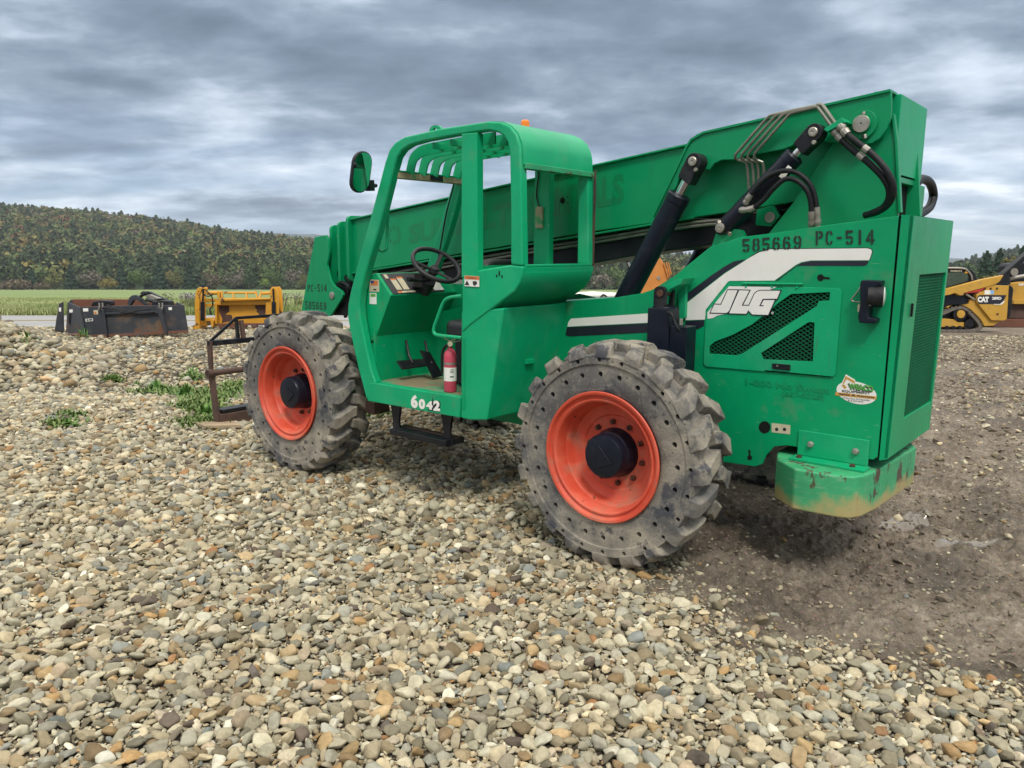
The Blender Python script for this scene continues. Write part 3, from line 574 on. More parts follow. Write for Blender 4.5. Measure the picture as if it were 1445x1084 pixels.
# ---- lift cylinders, both sides
def ram(u0, v0, u1, v1, Y, r, rod, frac, name, sides=(1, -1), ext=.0, clev=.05, wid=.07):
    a, b = S(u0, v0, Y), S(u1, v1, Y); b = b+(b-a).normalized()*ext
    for s in sides:
        A, Bb = Vector((a.x, s*a.y, a.z)), Vector((b.x, s*b.y, b.z)); d = (Bb-A).normalized(); L = (Bb-A).length
        c = MB(); c.lathe_at([(0, r*.9), (.008, r), (.05, r), (.052, r*.96), (L*(1-frac), r*.96)], A+d*L*frac, d, 24); o = c.build(name, 'navy', T, bevel=.003)
        c = MB(); c.cyl(A+d*clev, A+d*(L*frac+.02), rod); c.build('piston_rod', 'chrome', o)
        c = MB(); pr = d.cross(Vector((0, 1, 0))).normalized()
        f2 = lambda p, t: tuple(A+d*p[0]+pr*p[1]+Vector((0, wid*(t-.5), 0)))
        n = 10; arc = [(-clev*cos(t), clev*sin(t)) for t in np.linspace(-pi/2, pi/2, n)]; c.plate([arc+[(clev*2.3, clev*.9), (clev*2.5, -clev*.9)]], f2); c.build('rod_eye', 'black', o, bevel=.006)
        c = MB(); c.lathe_at([(-wid*.9, clev*.55), (wid*.62, clev*.55), (wid*.66, clev*.45), (wid*.66, clev*.12), (wid*.60, clev*.10)], A, (0, s, 0), 20); c.cyl(A+d*.03-pr*.045+Vector((0, s*wid*.45, 0)), A+d*.03-pr*.045+Vector((0, s*wid*.7, 0)), .012, n=6); c.build('pin', 'steel', o, bevel=.002)
ram(983, 229, 873, 440, .37, .071, .030, .16, 'lift_cylinder', ext=.25, wid=.09)
ram(1152, 188, 1025, 320, .38, .056, .022, .22, 'compensating_cylinder', clev=.046, wid=.09)
A, Bb = S(1152, 188, .38), S(1022, 322, .38); d = (Bb-A).normalized()
c = MB(); pr = d.cross(Vector((0, 1, 0))).normalized(); L = (Bb-A).length
c.plate([[(L-.20, .038), (L-.20, -.038), (L, -.045), (L+.03, -.025), (L+.045, 0), (L+.03, .025), (L, .045)]], lambda p, t: tuple(A+d*p[0]+pr*p[1]+Vector((0, .08*(t-.5), 0)))); c.build('cylinder_base', 'black', T, bevel=.006)
c = MB(); c.lathe_at([(-.05, .028), (.062, .028), (.064, .006), (.058, .004)], S(1022, 322, .38), (0, 1, 0), 20); c.cyl(S(1029, 329, .42), S(1030, 331, .44), .013, n=6); c.cyl(S(1016, 315, .42), S(1015, 313, .44), .012, n=6); c.build('pin', 'steel', T, bevel=.002)
c = MB(); c.prism(xz([(1003, 350), (1009, 333), (1013, 318), (1046, 325), (1052, 336)], .40), .36, .40); c.build('cylinder_lug', 'green', T, bevel=.003)
c = MB(); c.prism(xz([(1068, 296), (1090, 290), (1100, 305), (1088, 320), (1066, 318)], .22), .19, .222); c.build('pivot_lug', 'green_boom', T, bevel=.003)
c = MB(); c.lathe_at([(0, .03), (.012, .03)], S(1087, 307, .225), (0, 1, 0), 18); c.build('pin', 'zinc', T, bevel=.002)
c = MB(); c.prism(xz([(1030, 330), (1100, 300), (1130, 285), (1095, 335), (1030, 345)], .1), -.2, .1); c.build('linkage_block', 'void', T)
c = MB(); a, b = S(1129, 246, .44), S(1108, 268, .44)
c.plate([xz([(1112, 233), (1117, 237), (1105, 254), (1099, 249)], .44)], lambda p, t: (p[0], .437+.002*t, p[1])); c.build('cylinder_label', 'white', T)

# hydraulic tubes at the top
for k in range(4):
    o = k*9.5; c = MB(); Y = .335; r = .0085
    pth = P3([(1158-k*1.2, 148+k*.9, Y+.03), (1125, 154.5+k*.9, Y+.03), (1089+o*.93, 162.5-o*.08, Y+.03), (1085+o*.93, 164, Y+.03), (1062+o*.93, 190, Y+.02), (1038+o*.95, 218-o*.05, Y+.01), (1037+o*.95, 223, Y), (1042+o*.93, 226, Y-.02), (1053+o*.8, 229, Y-.03), (1055+o*.8, 238, Y-.04), (1057+o*.7, 268-o*.5, Y-.06)])
    c.tube(pth, r, 8); c.build('hydraulic_tube', 'tube', T)
for k, (u, v) in enumerate(((1158, 148), (1152, 151))):
    c = MB(); c.tube(smoothp(P3([(u-5, v, .365), (u, v, .365), (u+4, v+3, .365), (u+22-k*0, v+28, .375)]), 4), .010, 8); c.build('hydraulic_tube', 'tube', T)
c = MB(); c.prism(xz([(1168, 184), (1193, 168), (1199, 174), (1172, 188)], .36), .30, .42); c.build('hose_bracket', 'green_faded', T, bevel=.002)
for pth in ([(1184, 175, .40), (1196, 190, .41), (1212, 203, .42), (1232, 219, .42), (1249, 238, .42), (1259, 258, .41), (1260, 275, .39), (1252, 290, .36), (1238, 299, .33), (1220, 304, .30)],
            [(1176, 182, .38), (1188, 197, .39), (1204, 212, .40), (1226, 230, .40), (1244, 248, .40), (1254, 265, .39), (1254, 281, .37), (1246, 293, .34), (1230, 301, .31)]):
    P = smoothp(P3(pth)); c = MB(); c.tube(P, .017, 12); hh = c.build('hydraulic_hose', 'hose', T)
    c = MB(); c.tube(P[0:7], [.014, .024, .024, .018, .024, .021, .021], 10); c.build('hose_fitting', 'zinc', hh); c = MB(); c.tube(P[14:17], .0185, 10); c.build('hose_sleeve', 'zinc', hh)
for pth in ([(1051, 288, .46), (1058, 277, .47), (1072, 259, .47), (1090, 246, .47), (1110, 241, .47), (1128, 246, .47), (1143, 260, .46), (1150, 278, .45), (1153, 300, .44), (1154, 322, .42)],
            [(1044, 297, .46), (1062, 294, .47), (1078, 282, .47), (1092, 266, .48), (1108, 253, .48), (1124, 255, .48), (1138, 268, .47), (1144, 285, .46), (1145, 305, .45), (1145, 322, .42)]):
    P = smoothp(P3(pth)); c = MB(); c.tube(P, .0135, 12); hh = c.build('hydraulic_hose', 'hose', T)
    c = MB(); c.tube(P[0:8], [.014, .018, .018, .015, .018, .018, .016, .016], 10); c.build('hose_fitting', 'zinc', hh); c = MB(); c.tube(P[-9:], [.017]*4+[.014, .019, .019, .014, .018], 10); c.build('hose_fitting', 'zinc', hh)
# ------------------------------------------------------------------ CAB
Y1, Y0 = 1.10, .36
outer = [(517, 566), (505, 520), (496, 480), (490, 447), (490.5, 430), (494, 412), (505, 370), (520, 315), (536, 255), (543, 228), (549, 211), (557, 201), (570, 193), (620, 181.5), (688, 171), (706, 172), (719, 178), (728, 189), (733.5, 206), (735, 260), (736.7, 376)]
inner = [(720, 374), (720, 300), (718.5, 215), (716, 202), (710, 192), (702, 187), (690, 184.5), (683, 185), (640, 191.5), (600, 199), (578, 205), (567, 212), (560, 222), (554, 243), (535, 320), (516, 384), (509, 412), (507, 430), (508.5, 450), (514, 480), (524, 525), (530, 541)]
fr = xz(outer, Y1)+xz(inner, Y1)
c = MB(); c.prism(fr, Y1-.065, Y1); cab = c.build('cab_frame', 'green_faded', T, bevel=.014, seg=3, smooth=40)
# far side frame: same outline, straight up to the sill
c = MB(); c.prism(fr, Y0, Y0+.06); c.build('cab_side_frame', 'green_faded', cab, bevel=.012, seg=3, smooth=40)
# inner step on the frame (raised inner lip)
o2 = xz([(x, y) for x, y in inner[7:]], Y1); off = inset(o2+[(o2[-1][0]-.3, o2[-1][1]-.1)], -.02)
# B posts
bp = xz([(651.5, 189), (673.5, 187), (674, 392), (651.5, 392)], Y1)
c = MB(); c.prism(bp, Y1-.055, Y1+.004); c.build('centre_post', 'green_faded', cab, bevel=.006)
c = MB(); c.prism([(p[0]-.02, p[1]) for p in xz([(651.5, 184), (673.5, 182), (674, 400), (651.5, 400)], Y1)], Y0-.002, Y0+.05); c.build('centre_post', 'green_faded', cab, bevel=.006)
c = MB(); c.box(bp[0][0]-.10, bp[0][0]-.045, Y0+.05, Y0+.07, 1.86, 2.00); c.build('document_holder', 'beige', cab, bevel=.003)
c = MB(); c.tube(smoothp([(bp[0][0]-.05, Y0+.055, 2.30), (bp[0][0]-.06, Y0+.062, 2.20), (bp[0][0]-.045, Y0+.06, 2.08), (bp[0][0]-.07, Y0+.062, 2.0)]), .005, 6); c.build('cable', 'black', cab)
c = MB(); c.tube(smoothp([S(652, 205, .42), S(640, 262, .44), S(630, 300, .44), S(622, 345, .44), S(615, 385, .46)]), .006, 6); c.build('cable', 'black', cab)
# side panel between post and rear (upper flare) and lower tank box
fl = xz([(651.5, 387), (663, 383), (720, 374), (737, 376), (736.5, 388), (733, 400), (726, 411), (715, 420), (665, 457.5), (651.5, 470)], Y1)
c = MB(); c.prism(fl, Y0, Y1); c.build('rear_cab_wall', 'green_faded', cab, bevel=.012, seg=3)
low = xz([(651.5, 440), (712, 434.5), (688, 593), (664, 593), (651, 590)], 1.085)
c = MB(); c.prism(low, Y0+.05, 1.092); lb = c.build('side_tank_box', 'green_faded', T, bevel=.012, seg=3)
pq = [S(735, 543, 1.0), S(753, 541, 1.0)]
c = MB(); xr = low[1][0]+(low[2][0]-low[1][0])*.6; c.box(xr-.03, xr+.02, .72, .80, 1.0, 1.03); c.build('box_vent', 'green_faded', lb, bevel=.003)
xp, _, _ = S(655, 500, 1.09); c = MB(); c.box(xp-.008, xp+.008, 1.092, 1.098, .72, 1.18); c.build('weld_seam', 'green', lb, bevel=.003)
# rear window rails, far edge rust
xr = S(736, 376, Y1).x; zs = S(728, 378, Y1).z; zr = S(735, 232, Y1).z; zv = S(735, 206, Y1).z
c = MB(); c.box(xr-.004, xr+.05, Y0, Y1-.02, zs-.035, zs+.006); c.box(xr-.006, xr+.06, Y0+.02, Y1-.03, zs+.004, zs+.018); c.build('window_sill', 'green_faded', cab, bevel=.004)
c = MB(); c.box(xr-.002, xr+.05, Y0+.01, Y1-.03, zr-.022, zr+.010)
m = pmat('rusty_green_rail', (.02, .30, .13), .6, spots=[(RUST, 9, .54, .58, .95, (1, 1, 3)), (DUST, 14, .6, .7, .5)], var=.2, vs=8); M['railrust'] = m
c.build('window_rail', 'railrust', cab, bevel=.004)
c = MB(); c.box(xr-.008, xr+.004, Y0-.004, Y0+.012, zs, zr+.02); c.build('rusty_edge', 'rusty', cab, bevel=.002)
# roof: rear shell follows the frame's bend; front open with slats
prof = xz([(736, 232), (735.5, 210), (733.5, 200), (728, 187), (719, 177.5), (706, 171.5), (688, 171), (676, 173)], Y1)
sh = [(x, z+.002) for x, z in prof]; shi = [(x+.008, z-.008) for x, z in prof]
c = MB(); c.prism(sh+shi[::-1], Y0+.02, Y1-.02); c.build('roof_shell', 'green_faded', cab, smooth=40)
# slats: curve of roof front
rc = xz([(676, 182), (640, 188), (600, 195.5), (575, 201), (563, 208), (555, 219), (550, 240)], Y1)
for k in range(1, 6):
    yy = Y1-.035-(Y1-Y0-.065)*k/6
    c = MB(); pts = [Vector((x, yy, z)) for x, z in rc]; pts = smoothp(pts, 4)
    rings = []
    for i, p in enumerate(pts):
        t = (pts[min(i+1, len(pts)-1)]-pts[max(i-1, 0)]).normalized(); n = t.cross(Vector((0, 1, 0))).normalized(); n = n if n.z > 0 else -n
        rings.append([p+Vector((0, .006, 0))+n*.0, p+Vector((0, -.006, 0))+n*.0, p+Vector((0, -.006, 0))-n*.070, p+Vector((0, .006, 0))-n*.070])
    c.multi(rings); c.build('roof_slat', 'green_faded', cab)
for k, u in enumerate((655, 628, 603)):
    p = S(u, 187+(655-u)*.19, Y1); c = MB(); c.box(p.x-.008, p.x+.008, Y0+.05, Y1-.05, p.z-.050, p.z-.012); c.build('roof_crossbar', 'green_faded', cab, bevel=.002)
pf = S(550, 241, Y1)
c = MB(); c.box(pf.x-.03, pf.x+.03, Y0+.03, Y1-.05, pf.z-.045, pf.z-.006); c.build('windshield_header', 'beige', cab, bevel=.004)
c = MB(); c.box(pf.x-.03, pf.x+.03, Y0+.03, Y1-.05, pf.z-.004, pf.z+.006); c.build('windshield_header', 'green_faded', cab, bevel=.002)
c = MB(); ym = (Y0+Y1)/2-.03; c.box(pf.x-.036, pf.x-.028, ym-.06, ym+.06, pf.z-.04, pf.z-.004); c.build('header_label', 'black', cab, bevel=.001)
c = MB(); q = [S(614.5+9*cos(a) if a < 7 else 0, 186-9.5*sin(a), Y1-.02) for a in np.linspace(-.1, pi+.1, 12)]
c.plate([[(p.x, p.z) for p in q], [(p.x, p.z) for p in (S(613.5+3*cos(a), 183.5-3.5*sin(a), Y1-.02) for a in np.linspace(0, 2*pi, 9)[:-1])]], lambda p, t: (p[0], Y1-.04+.02*t, p[1])); c.build('lifting_eye', 'green_faded', cab)
bq = SZ(741, 184, 2.335); zz = 2.33
for Yb in (.70,): bq = S(741, 184, Yb)+Vector((0, 0, .03))
c = MB(); c.lathe_at([(-.10, .028), (0, .028), (.022, .026), (.031, .018), (.034, .002)], bq, (0, 0, 1), 16); c.build('beacon_light', 'amber', T)
# guard handle in the windscreen
c = MB(); c.tube(smoothp(P3([(548, 245, .98), (547, 300, .98), (545.8, 345, .98), (543, 353, .98), (537, 354, .99), (525, 345, 1.04)]), 5), .011, 10); c.build('grab_bar', 'green_faded', cab)
# mirror
mo = S(511, 243, 1.22); mn = Vector((-.99, .06, -.08)).normalized()
mu = Vector((0, 0, 1)); mr = mu.cross(mn).normalized(); mu = mn.cross(mr); mu = (mu+mr*.12*(1 if (RM @ mr).x > 0 else -1)).normalized()
def stad(w, h, n=10): return [(w*cos(a), (h-w)+w*sin(a)) for a in np.linspace(0, pi, n)]+[(w*cos(a), -(h-w)+w*sin(a)) for a in np.linspace(pi, 2*pi, n)]
def mf(k0, k1): return lambda p, t: tuple(mo+mr*p[0]+mu*p[1]+mn*(k0+(k1-k0)*t))
c = MB(); c.plate([stad(.075, .135)], mf(-.03, 0)); mi = c.build('mirror_housing', 'black', cab, bevel=.008, seg=3)
c = MB(); c.plate([stad(.066, .126)], mf(0, .002)); c.build('mirror_glass', 'mirror', mi)
c = MB(); c.lathe_at([(0, .018), (.02, .014)], mo-mr*.06*(1 if (RM @ mr).x > 0 else -1)+mu*.04, -mr*(1 if (RM @ mr).x > 0 else -1), 10)
a = mo-mn*.03; b = S(531, 262, 1.08); c.bar(S(519, 262, 1.16), S(525, 262, 1.12), .05, .07); c.tube([S(521, 262, 1.15), b], .014, 8); c.tube([a, S(519, 262, 1.16)], .014, 8); c.build('mirror_arm', 'black', mi, bevel=.003)
# floor, sill, walls, inner panel
f0, f1 = S(525, 541, Y1), S(647, 560, Y1); g0_, g1b = S(520, 566, Y1), S(645, 589, Y1)
c = MB(); c.box(1.13, 2.02, Y0+.02, Y1-.01, .772, .790); c.build('cab_floor', 'floor', T, bevel=.003)
c = MB(); c.prism([(f0.x+.03, f0.z+.004), (f1.x-.02, f1.z), (g1b.x-.02, g1b.z), (g0_.x+.01, g0_.z)], Y1-.06, Y1+.002); sill = c.build('cab_sill', 'green_faded', T, bevel=.006)
c = MB(); c.box(1.05, 2.15, Y0, Y0+.015, .66, 1.46); c.box(2.00, 2.02, Y0, 1.04, .79, 1.15); c.box(1.03, 1.05, Y0, 1.06, .66, 1.62); c.box(1.13, 2.0, Y0+.02, Y1-.1, .66, .70); c.build('cab_inner_wall', 'green', cab)
cs = [(531, 385.5), (551.5, 417), (530, 478), (516, 486), (508, 440), (511, 412), (520, 388)]
cp_ = xz(cs, 1.03); c = MB(); c.prism(cp_, Y0+.01, 1.03); con = c.build('instrument_console', 'green', T, bevel=.006)
A0, A1 = Vector((cp_[0][0], 0, cp_[0][1])), Vector((cp_[1][0], 0, cp_[1][1])); sl_ = (A1-A0); sn = Vector((0, 1, 0)).cross(sl_).normalized(); sn = sn if sn.z > 0 else -sn
def dash(y0, y1, t0, t1, h0, h1):
    c = MB(); q = [A0+sl_*t0, A0+sl_*t1]
    c.loft([q[0]+Vector((0, y0, 0))+sn*h0, q[0]+Vector((0, y1, 0))+sn*h0, q[1]+Vector((0, y1, 0))+sn*h0, q[1]+Vector((0, y0, 0))+sn*h0],
           [q[0]+Vector((0, y0, 0))+sn*h1, q[0]+Vector((0, y1, 0))+sn*h1, q[1]+Vector((0, y1, 0))+sn*h1, q[1]+Vector((0, y0, 0))+sn*h1]); return c
ip = dash(.50, 1.005, .05, .97, .0005, .006).build('instrument_panel', 'dash', con, bevel=.002)
for a in ((.955, .985, .10, .28), (.90, .95, .32, .80), (.83, .885, .25, .80)): dash(a[0], a[1], a[2], a[3], .0062, .0072).build('panel_label', 'paper', ip)
dash(.79, .955, .86, .94, .0062, .0072).build('panel_label', 'paper', ip); dash(.915, .953, .86, .93, .0074, .008).build('label_print', 'orange_ink', ip)
for a in ((.90, .95, .30, .36), (.83, .885, .23, .29)): dash(a[0], a[1], a[2], a[3], .0074, .008).build('label_print', 'orange_ink', ip)
for a in ((.505, .60, .30, .92),): dash(a[0], a[1], a[2], a[3], .0062, .012).build('panel_placard', 'white', ip)
dash(.57, .60, .36, .52, .012, .013).build('label_print', 'blue_ink', ip); dash(.62, .67, .74, .88, .0062, .0075).build('panel_label', 'white', ip)
c = MB()
for yy, tt in ((.78, .75), (.75, .6), (.745, .82), (.62, .7), (.66, .35)):
    p = A0+sl_*tt+Vector((0, yy, 0)); c.lathe_at([(0, .016), (.02, .016), (.022, .012)], p+sn*.006, sn, 12); c.cyl(p+sn*.02, p+sn*.05+Vector((0, .006, 0)), .005)
c.build('control_switch', 'black', ip, bevel=.001)
# side stickers on the console
c = MB(); Yp = 1.03
k = flat('warning_sticker', 'paper', [(521.5, 394.5), (535, 395), (535.3, 412), (521.5, 411.5)], Yp, con); flat('sticker_flag', 'blue_ink', [(523.5, 396), (527.5, 396), (527.5, 400), (523.5, 400)], Yp+.0016, k, .001)
flat('sticker_flag', 'orange_ink', [(527.6, 396), (533, 396.2), (533, 403), (523.5, 402.6), (523.5, 400.2), (527.6, 400.2)], Yp+.0016, k, .001)
flat('sticker_print', 'ink', [(527, 407.5), (531, 407.8), (531, 410), (527, 409.8)], Yp+.0016, k, .001)
k = flat('inspection_sticker', 'white', [(521.8, 413.5), (531.3, 413.8), (531.5, 429.5), (521.8, 429)], Yp, con); flat('sticker_print', 'leaf_ink', [(523, 414.6), (530, 414.8), (530, 419), (523, 418.8)], Yp+.0016, k, .001)
k = flat('warning_sticker', 'white', [(655.7, 388.8), (676.5, 390.2), (676.5, 405), (655.7, 403.8)], Y1+.0045, cab)
flat('sticker_header', 'orange_ink', [(655.9, 389), (676.3, 390.4), (676.3, 395), (655.9, 394)], Y1+.0062, k, .001)
c = MB(); c.prism(xz([(660, 395.8), (663.5, 402.6), (656.7, 402.2)], Y1), Y1+.0062, Y1+.0072); c.prism(xz([(668, 397), (673, 396.8), (674.5, 400), (671, 403.5), (668.5, 402)], Y1), Y1+.0062, Y1+.0072); put_text(c, 'WARNING', S(660, 393.2, Y1+.0075), S(672, 394, Y1+.0075), S(660, 390.8, Y1+.0075)); c.build('sticker_print', 'ink', k)
c = MB()
for u, v, h in ((701, 390, 2.5), (704.7, 387, 4.5), (708.5, 391, 2.5)): c.prism(xz([(u-.9, v-h), (u+.9, v-h), (u+.9, v+h*.5), (u-.9, v+h*.5)], Y1), Y1+.0005, Y1+.0016)
c.build('vent_slots', 'void', cab)
# number on the sill
c = MB(); Ys = Y1+.0036; zdn = 0
O, Bv, Tt = S(580.5, 575.5, Ys), S(621, 580.5, Ys), S(580.5, 557, Ys)
put_text(c, '6', S(580, 575, Ys), S(589.5, 577, Ys), S(580, 556, Ys), .06); put_text(c, '0', S(591, 577, Ys), S(600, 578.2, Ys), S(591, 562.5, Ys), .06); put_text(c, '4', S(601.5, 577.5, Ys), S(610.5, 578.5, Ys), S(601.5, 565.5, Ys), .06); put_text(c, '2', S(611.5, 579.5, Ys), S(621, 580.5, Ys), S(611.5, 565, Ys), .06)
decal(c, 'model_number', 'white', sill, (0, .001, 0))
c = MB(); c.prism(xz([(604, 578), (609, 574), (611, 560), (612, 566), (620.5, 566), (622, 568), (621.5, 581.5), (605, 579)], Y1), Y1+.0022, Y1+.0034); c.build('number_backing', 'blackdecal', sill)
# step
c = MB(); a, b, e = S(551, 602, 1.08), S(630, 612, 1.08), S(633, 621, 1.08)
c.box(b.x, a.x, .93, 1.09, a.z-.055, a.z-.012); stp = c.build('step_tread', 'black', T, bevel=.006)
for xx in (a.x-.02, b.x+.03):
    c = MB(); c.prism([(xx-.045, a.z-.055), (xx+.03, a.z-.055), (xx+.03, a.z+.05), (xx+.055, .668), (xx-.055, .668), (xx-.03, a.z+.04)], 1.03, 1.05); c.box(xx-.05, xx+.03, .93, 1.05, a.z-.05, a.z-.01); c.build('step_bracket', 'black', stp, bevel=.004)
c = MB(); c.box(b.x-.02, a.x-.02, .955, 1.0, a.z-.012, a.z-.006); c.build('worn_edge', 'rusty', stp, bevel=.002)
q = S(523, 575, .95); c = MB(); c.box(q.x-.04, q.x+.06, .8, .95, q.z-.05, q.z+.04); c.build('step_stop', 'rusty', T, bevel=.004)
# steering wheel and column
cen = S(616, 374, .74); ax = (Vector((-.62, .10, .78))).normalized(); u_ = ax.orthogonal().normalized(); w_ = ax.cross(u_); R_ = .175
c = MB(); ring = [[cen+(u_*cos(t)+w_*sin(t))*(R_+.016*cos(s))+ax*.016*sin(s) for s in np.linspace(0, 2*pi, 9)[:-1]] for t in np.linspace(0, 2*pi, 41)]
c.multi(ring, cap=False); swl = c.build('steering_wheel', 'vinyl', T, smooth=60)
c = MB(); hub = cen-ax*.05
for k in range(3): t = 2*pi*k/3+.5; c.bar(hub, cen+(u_*cos(t)+w_*sin(t))*R_, .028, .012, up=ax)
c.lathe_at([(-.03, .03), (.0, .04), (.03, .03), (.034, .002)], hub, ax, 16); c.build('spoke', 'vinyl', swl, bevel=.003)
c = MB(); c.cyl(hub, A0+sl_*.55+Vector((0, .70, 0)), .028); c.tube([hub-ax*.08, hub-ax*.09+Vector((0, .10, 0)), hub-ax*.085+Vector((.01, .20, .01))], [.010, .011, .02], 8); c.lathe_at([(-.06, .045), (.05, .05)], hub-ax*.14, ax, 14); c.box(hub.x+.05, hub.x+.13, .68, .80, A0.z-.1, A0.z-.0); c.build('steering_column', 'black', T, bevel=.003)
# seat
c = MB(); s0 = S(745, 385, .66)
c.plate([rounded([(.48, 1.30), (.86, 1.30), (.90, 1.58), (.82, 1.665), (.53, 1.665), (.46, 1.58)], .08, 5)], lambda p, t: (1.16+.10*t-(p[1]-1.3)*.15, p[0]+.02, p[1]-.01)); st_ = c.build('seat_back', 'vinyl', T, bevel=.03, seg=4, smooth=60)
c = MB(); c.plate([rounded([(1.20, .48), (1.60, .50), (1.66, .58), (1.66, .80), (1.60, .86), (1.20, .88)], .06)], lambda p, t: (p[0]-.12, p[1], 1.12+.12*t)); c.build('seat_cushion', 'vinyl', st_, bevel=.04, seg=4, smooth=60)
c = MB(); c.box(1.16, 1.45, .54, .82, .80, 1.12); c.build('seat_base', 'black', st_, bevel=.02)
# door hoop
c = MB(); c.tube(smoothp(P3([(652, 418, 1.06), (638, 419.5, 1.06), (629, 423, 1.06), (624, 431, 1.06), (617, 450, 1.06), (612.5, 463, 1.06), (613, 470, 1.06), (620, 473.5, 1.06), (652, 477, 1.06)]), 5), .012, 10); c.build('door_hoop', 'green_faded', cab)
# pedals
for q, Yq, a in (([(560, 509), (597, 506), (604, 516), (568, 521)], .80, 0), ([(593, 494), (607, 497), (626, 530), (612, 534)], .62, 1)):
    pts = [S(u, v, Yq) for u, v in q]
    c = MB(); xx = 1.90-.12*a; P = [SX(u, v, xx) if i in (0, 1) else SX(u, v, xx-.05) for i, (u, v) in enumerate(q)]; n = (P[1]-P[0]).cross(P[3]-P[0]).normalized()*.012; c.loft(P, [p+n for p in P]); pd = c.build('pedal', 'black', T, bevel=.003)
    c = MB(); m0 = sum(P, Vector())/4; c.tube([m0, m0+Vector((.05, -.01, .05)), m0+Vector((.09, -.02, .16))], .010, 8); c.build('pedal_arm', 'black', pd)
# fork carriage at the front
xc = 4.78
def CX(u, v, x=xc): return SX(u, v, x)
e = CX(294, 482); yn = e.y
zt, zb = e.z, CX(305, 604).z
q1 = CX(333, 449, xc+.05); q2 = CX(301, 482, xc)
c = MB(); c.prism([(xc-.035, zt), (xc+.035, zt), (xc+.03, .52), (xc-.02, .50), (xc-.03, .60)], yn-.025, yn+.0); c.prism([(xc-.03, .54), (xc+.04, .54), (xc-.02, zb+.02), (xc-.10, zb), (xc-.10, zb+.1)], yn-.028, yn+.002)
fc = c.build('fork_carriage', 'rusty', T, bevel=.004)
c = MB(); yf = -yn
c.bar((xc, yn, zt-.02), (xc, yf, zt-.02), .05, .05); c.bar((xc, yf, zt), (xc-.05, yf, zb+.05), .06, .03, up=(0, 1, 0)); c.build('carriage_bar', 'black', fc, bevel=.004)
zs_ = CX(300, 526).z
c = MB(); c.cyl((xc-.03, yn+.05, zs_), (xc-.03, yf, zs_), .028); c.cyl((xc-.03, yn+.0, zs_), (xc-.03, yn+.05, zs_), .042); c.cyl((xc-.03, yn-.42, zs_), (xc-.03, yn-.60, zs_), .045); c.build('fork_shaft', 'rusty', fc, bevel=.003)
c = MB(); c.box(xc-.12, xc+.02, yf, yn-.02, zb+.0, zb+.15); c.build('lower_beam', 'rusty', fc, bevel=.006)
c = MB(); c.box(xc-.10, xc+.02, yf, yn-.05, zb+.152, zb+.19); c.build('lower_beam_cap', 'black', fc, bevel=.004)
c = MB(); c.bar((xc, yn-.02, zt), q1, .014, .03); c.bar(q1, (q1.x, -q1.y, q1.z), .014, .03); c.bar((xc, yf+.02, zt), (q1.x, -q1.y, q1.z), .014, .03); c.bar((xc+.03, q1.y, zt), (q1.x, q1.y, q1.z), .03, .03, up=(0, 1, 0)); c.build('load_backrest', 'black', fc, bevel=.002)
q3 = CX(336, 452, xc+.05); c = MB(); c.bar((q3.x-.02, q3.y-.02, q3.z), (xc, q3.y-.02, zt), .04, .035, up=(0, 1, 0)); c.build('backrest_post', 'rusty', fc, bevel=.003)
for yq in (yn-.42, -yn+.42):
    c = MB(); c.bar((xc-.02, yq-.07, zs_+.03), (xc-.01, yq-.07, zb+.0), .12, .045, up=(0, 1, 0)); c.box(xc-.02, xc+1.15, yq-.13, yq-.01, zb-.04, zb-.005); c.build('fork', 'rusty', fc, bevel=.004)
c = MB(); qb = [SZ(u, v, -.02) for u, v in ((272, 604), (330, 603), (340, 610), (290, 612))]; PB = [TM+RM @ q for q in qb]
for p_ in PB: p_.z = 0
cb = sum(PB, Vector())/4; BD = empty('wooden_board', None, (cb.x, cb.y, 0.1)); tag(BD, 'short weathered wooden board lying under the fork carriage', 'board')
c.prismz([(p_.x-cb.x, p_.y-cb.y) for p_ in PB], .0, .03); c.build('plank', 'wood', BD, bevel=.003)
# fire extinguisher standing on the cab floor (own thing)
EX = empty('fire_extinguisher'); pe = S(635.5, 551.5, .99); pe.z = .7915
EX.location = TM+RM @ pe; EX.rotation_euler = (RM @ Matrix.Rotation(radians(0), 3, 'Z')).to_euler()
tag(EX, 'faded red fire extinguisher with white label standing on the green cab floor', 'fire extinguisher')
c = MB(); k = .93
c.lathe_at([(0, .034), (.004, .040), (.012, .042), (.235, .042), (.262, .036), (.280, .022), (.288, .014), (.300, .013)], (0, 0, 0), (0, 0, 1), 28); c.build('cylinder', 'red', EX)
c = MB(); c.lathe_at([(.075, .0428), (.165, .0428)], (0, 0, 0), (0, 0, 1), 28, cap=False); c.build('label', 'white', EX)
c = MB(); c.lathe_at([(.182, .0430), (.198, .0430)], (0, 0, 0), (0, 0, 1), 28, cap=False); c.build('band', 'zinc', EX)
c = MB()
vw = (OL-pe); av = math.atan2(vw.y, vw.x)
for zz2, w_a in ((.150, .5), (.140, .6), (.130, .55), (.105, .6), (.101, .6)):
    aa = np.linspace(av+.55, av+.55-w_a, 6); c.multi([[(.0434*cos(t), .0434*sin(t), zz2) for t in aa], [(.0434*cos(t), .0434*sin(t), zz2+.004) for t in aa]], cap=False, closed=False)
c.build('label_print', 'ink', EX)
c = MB(); c.lathe_at([(.298, .013), (.315, .015), (.33, .012)], (0, 0, 0), (0, 0, 1), 12); c.bar((0, 0, .325), (.07*cos(av+1.8), .07*sin(av+1.8), .335), .012, .006); c.bar((0, 0, .335), (-.05*cos(av+1.8), -.05*sin(av+1.8), .36), .012, .005); c.bar((0, 0, .335), (.06*cos(av+1.8), .06*sin(av+1.8), .355), .012, .005); c.build('valve', 'steel', EX)
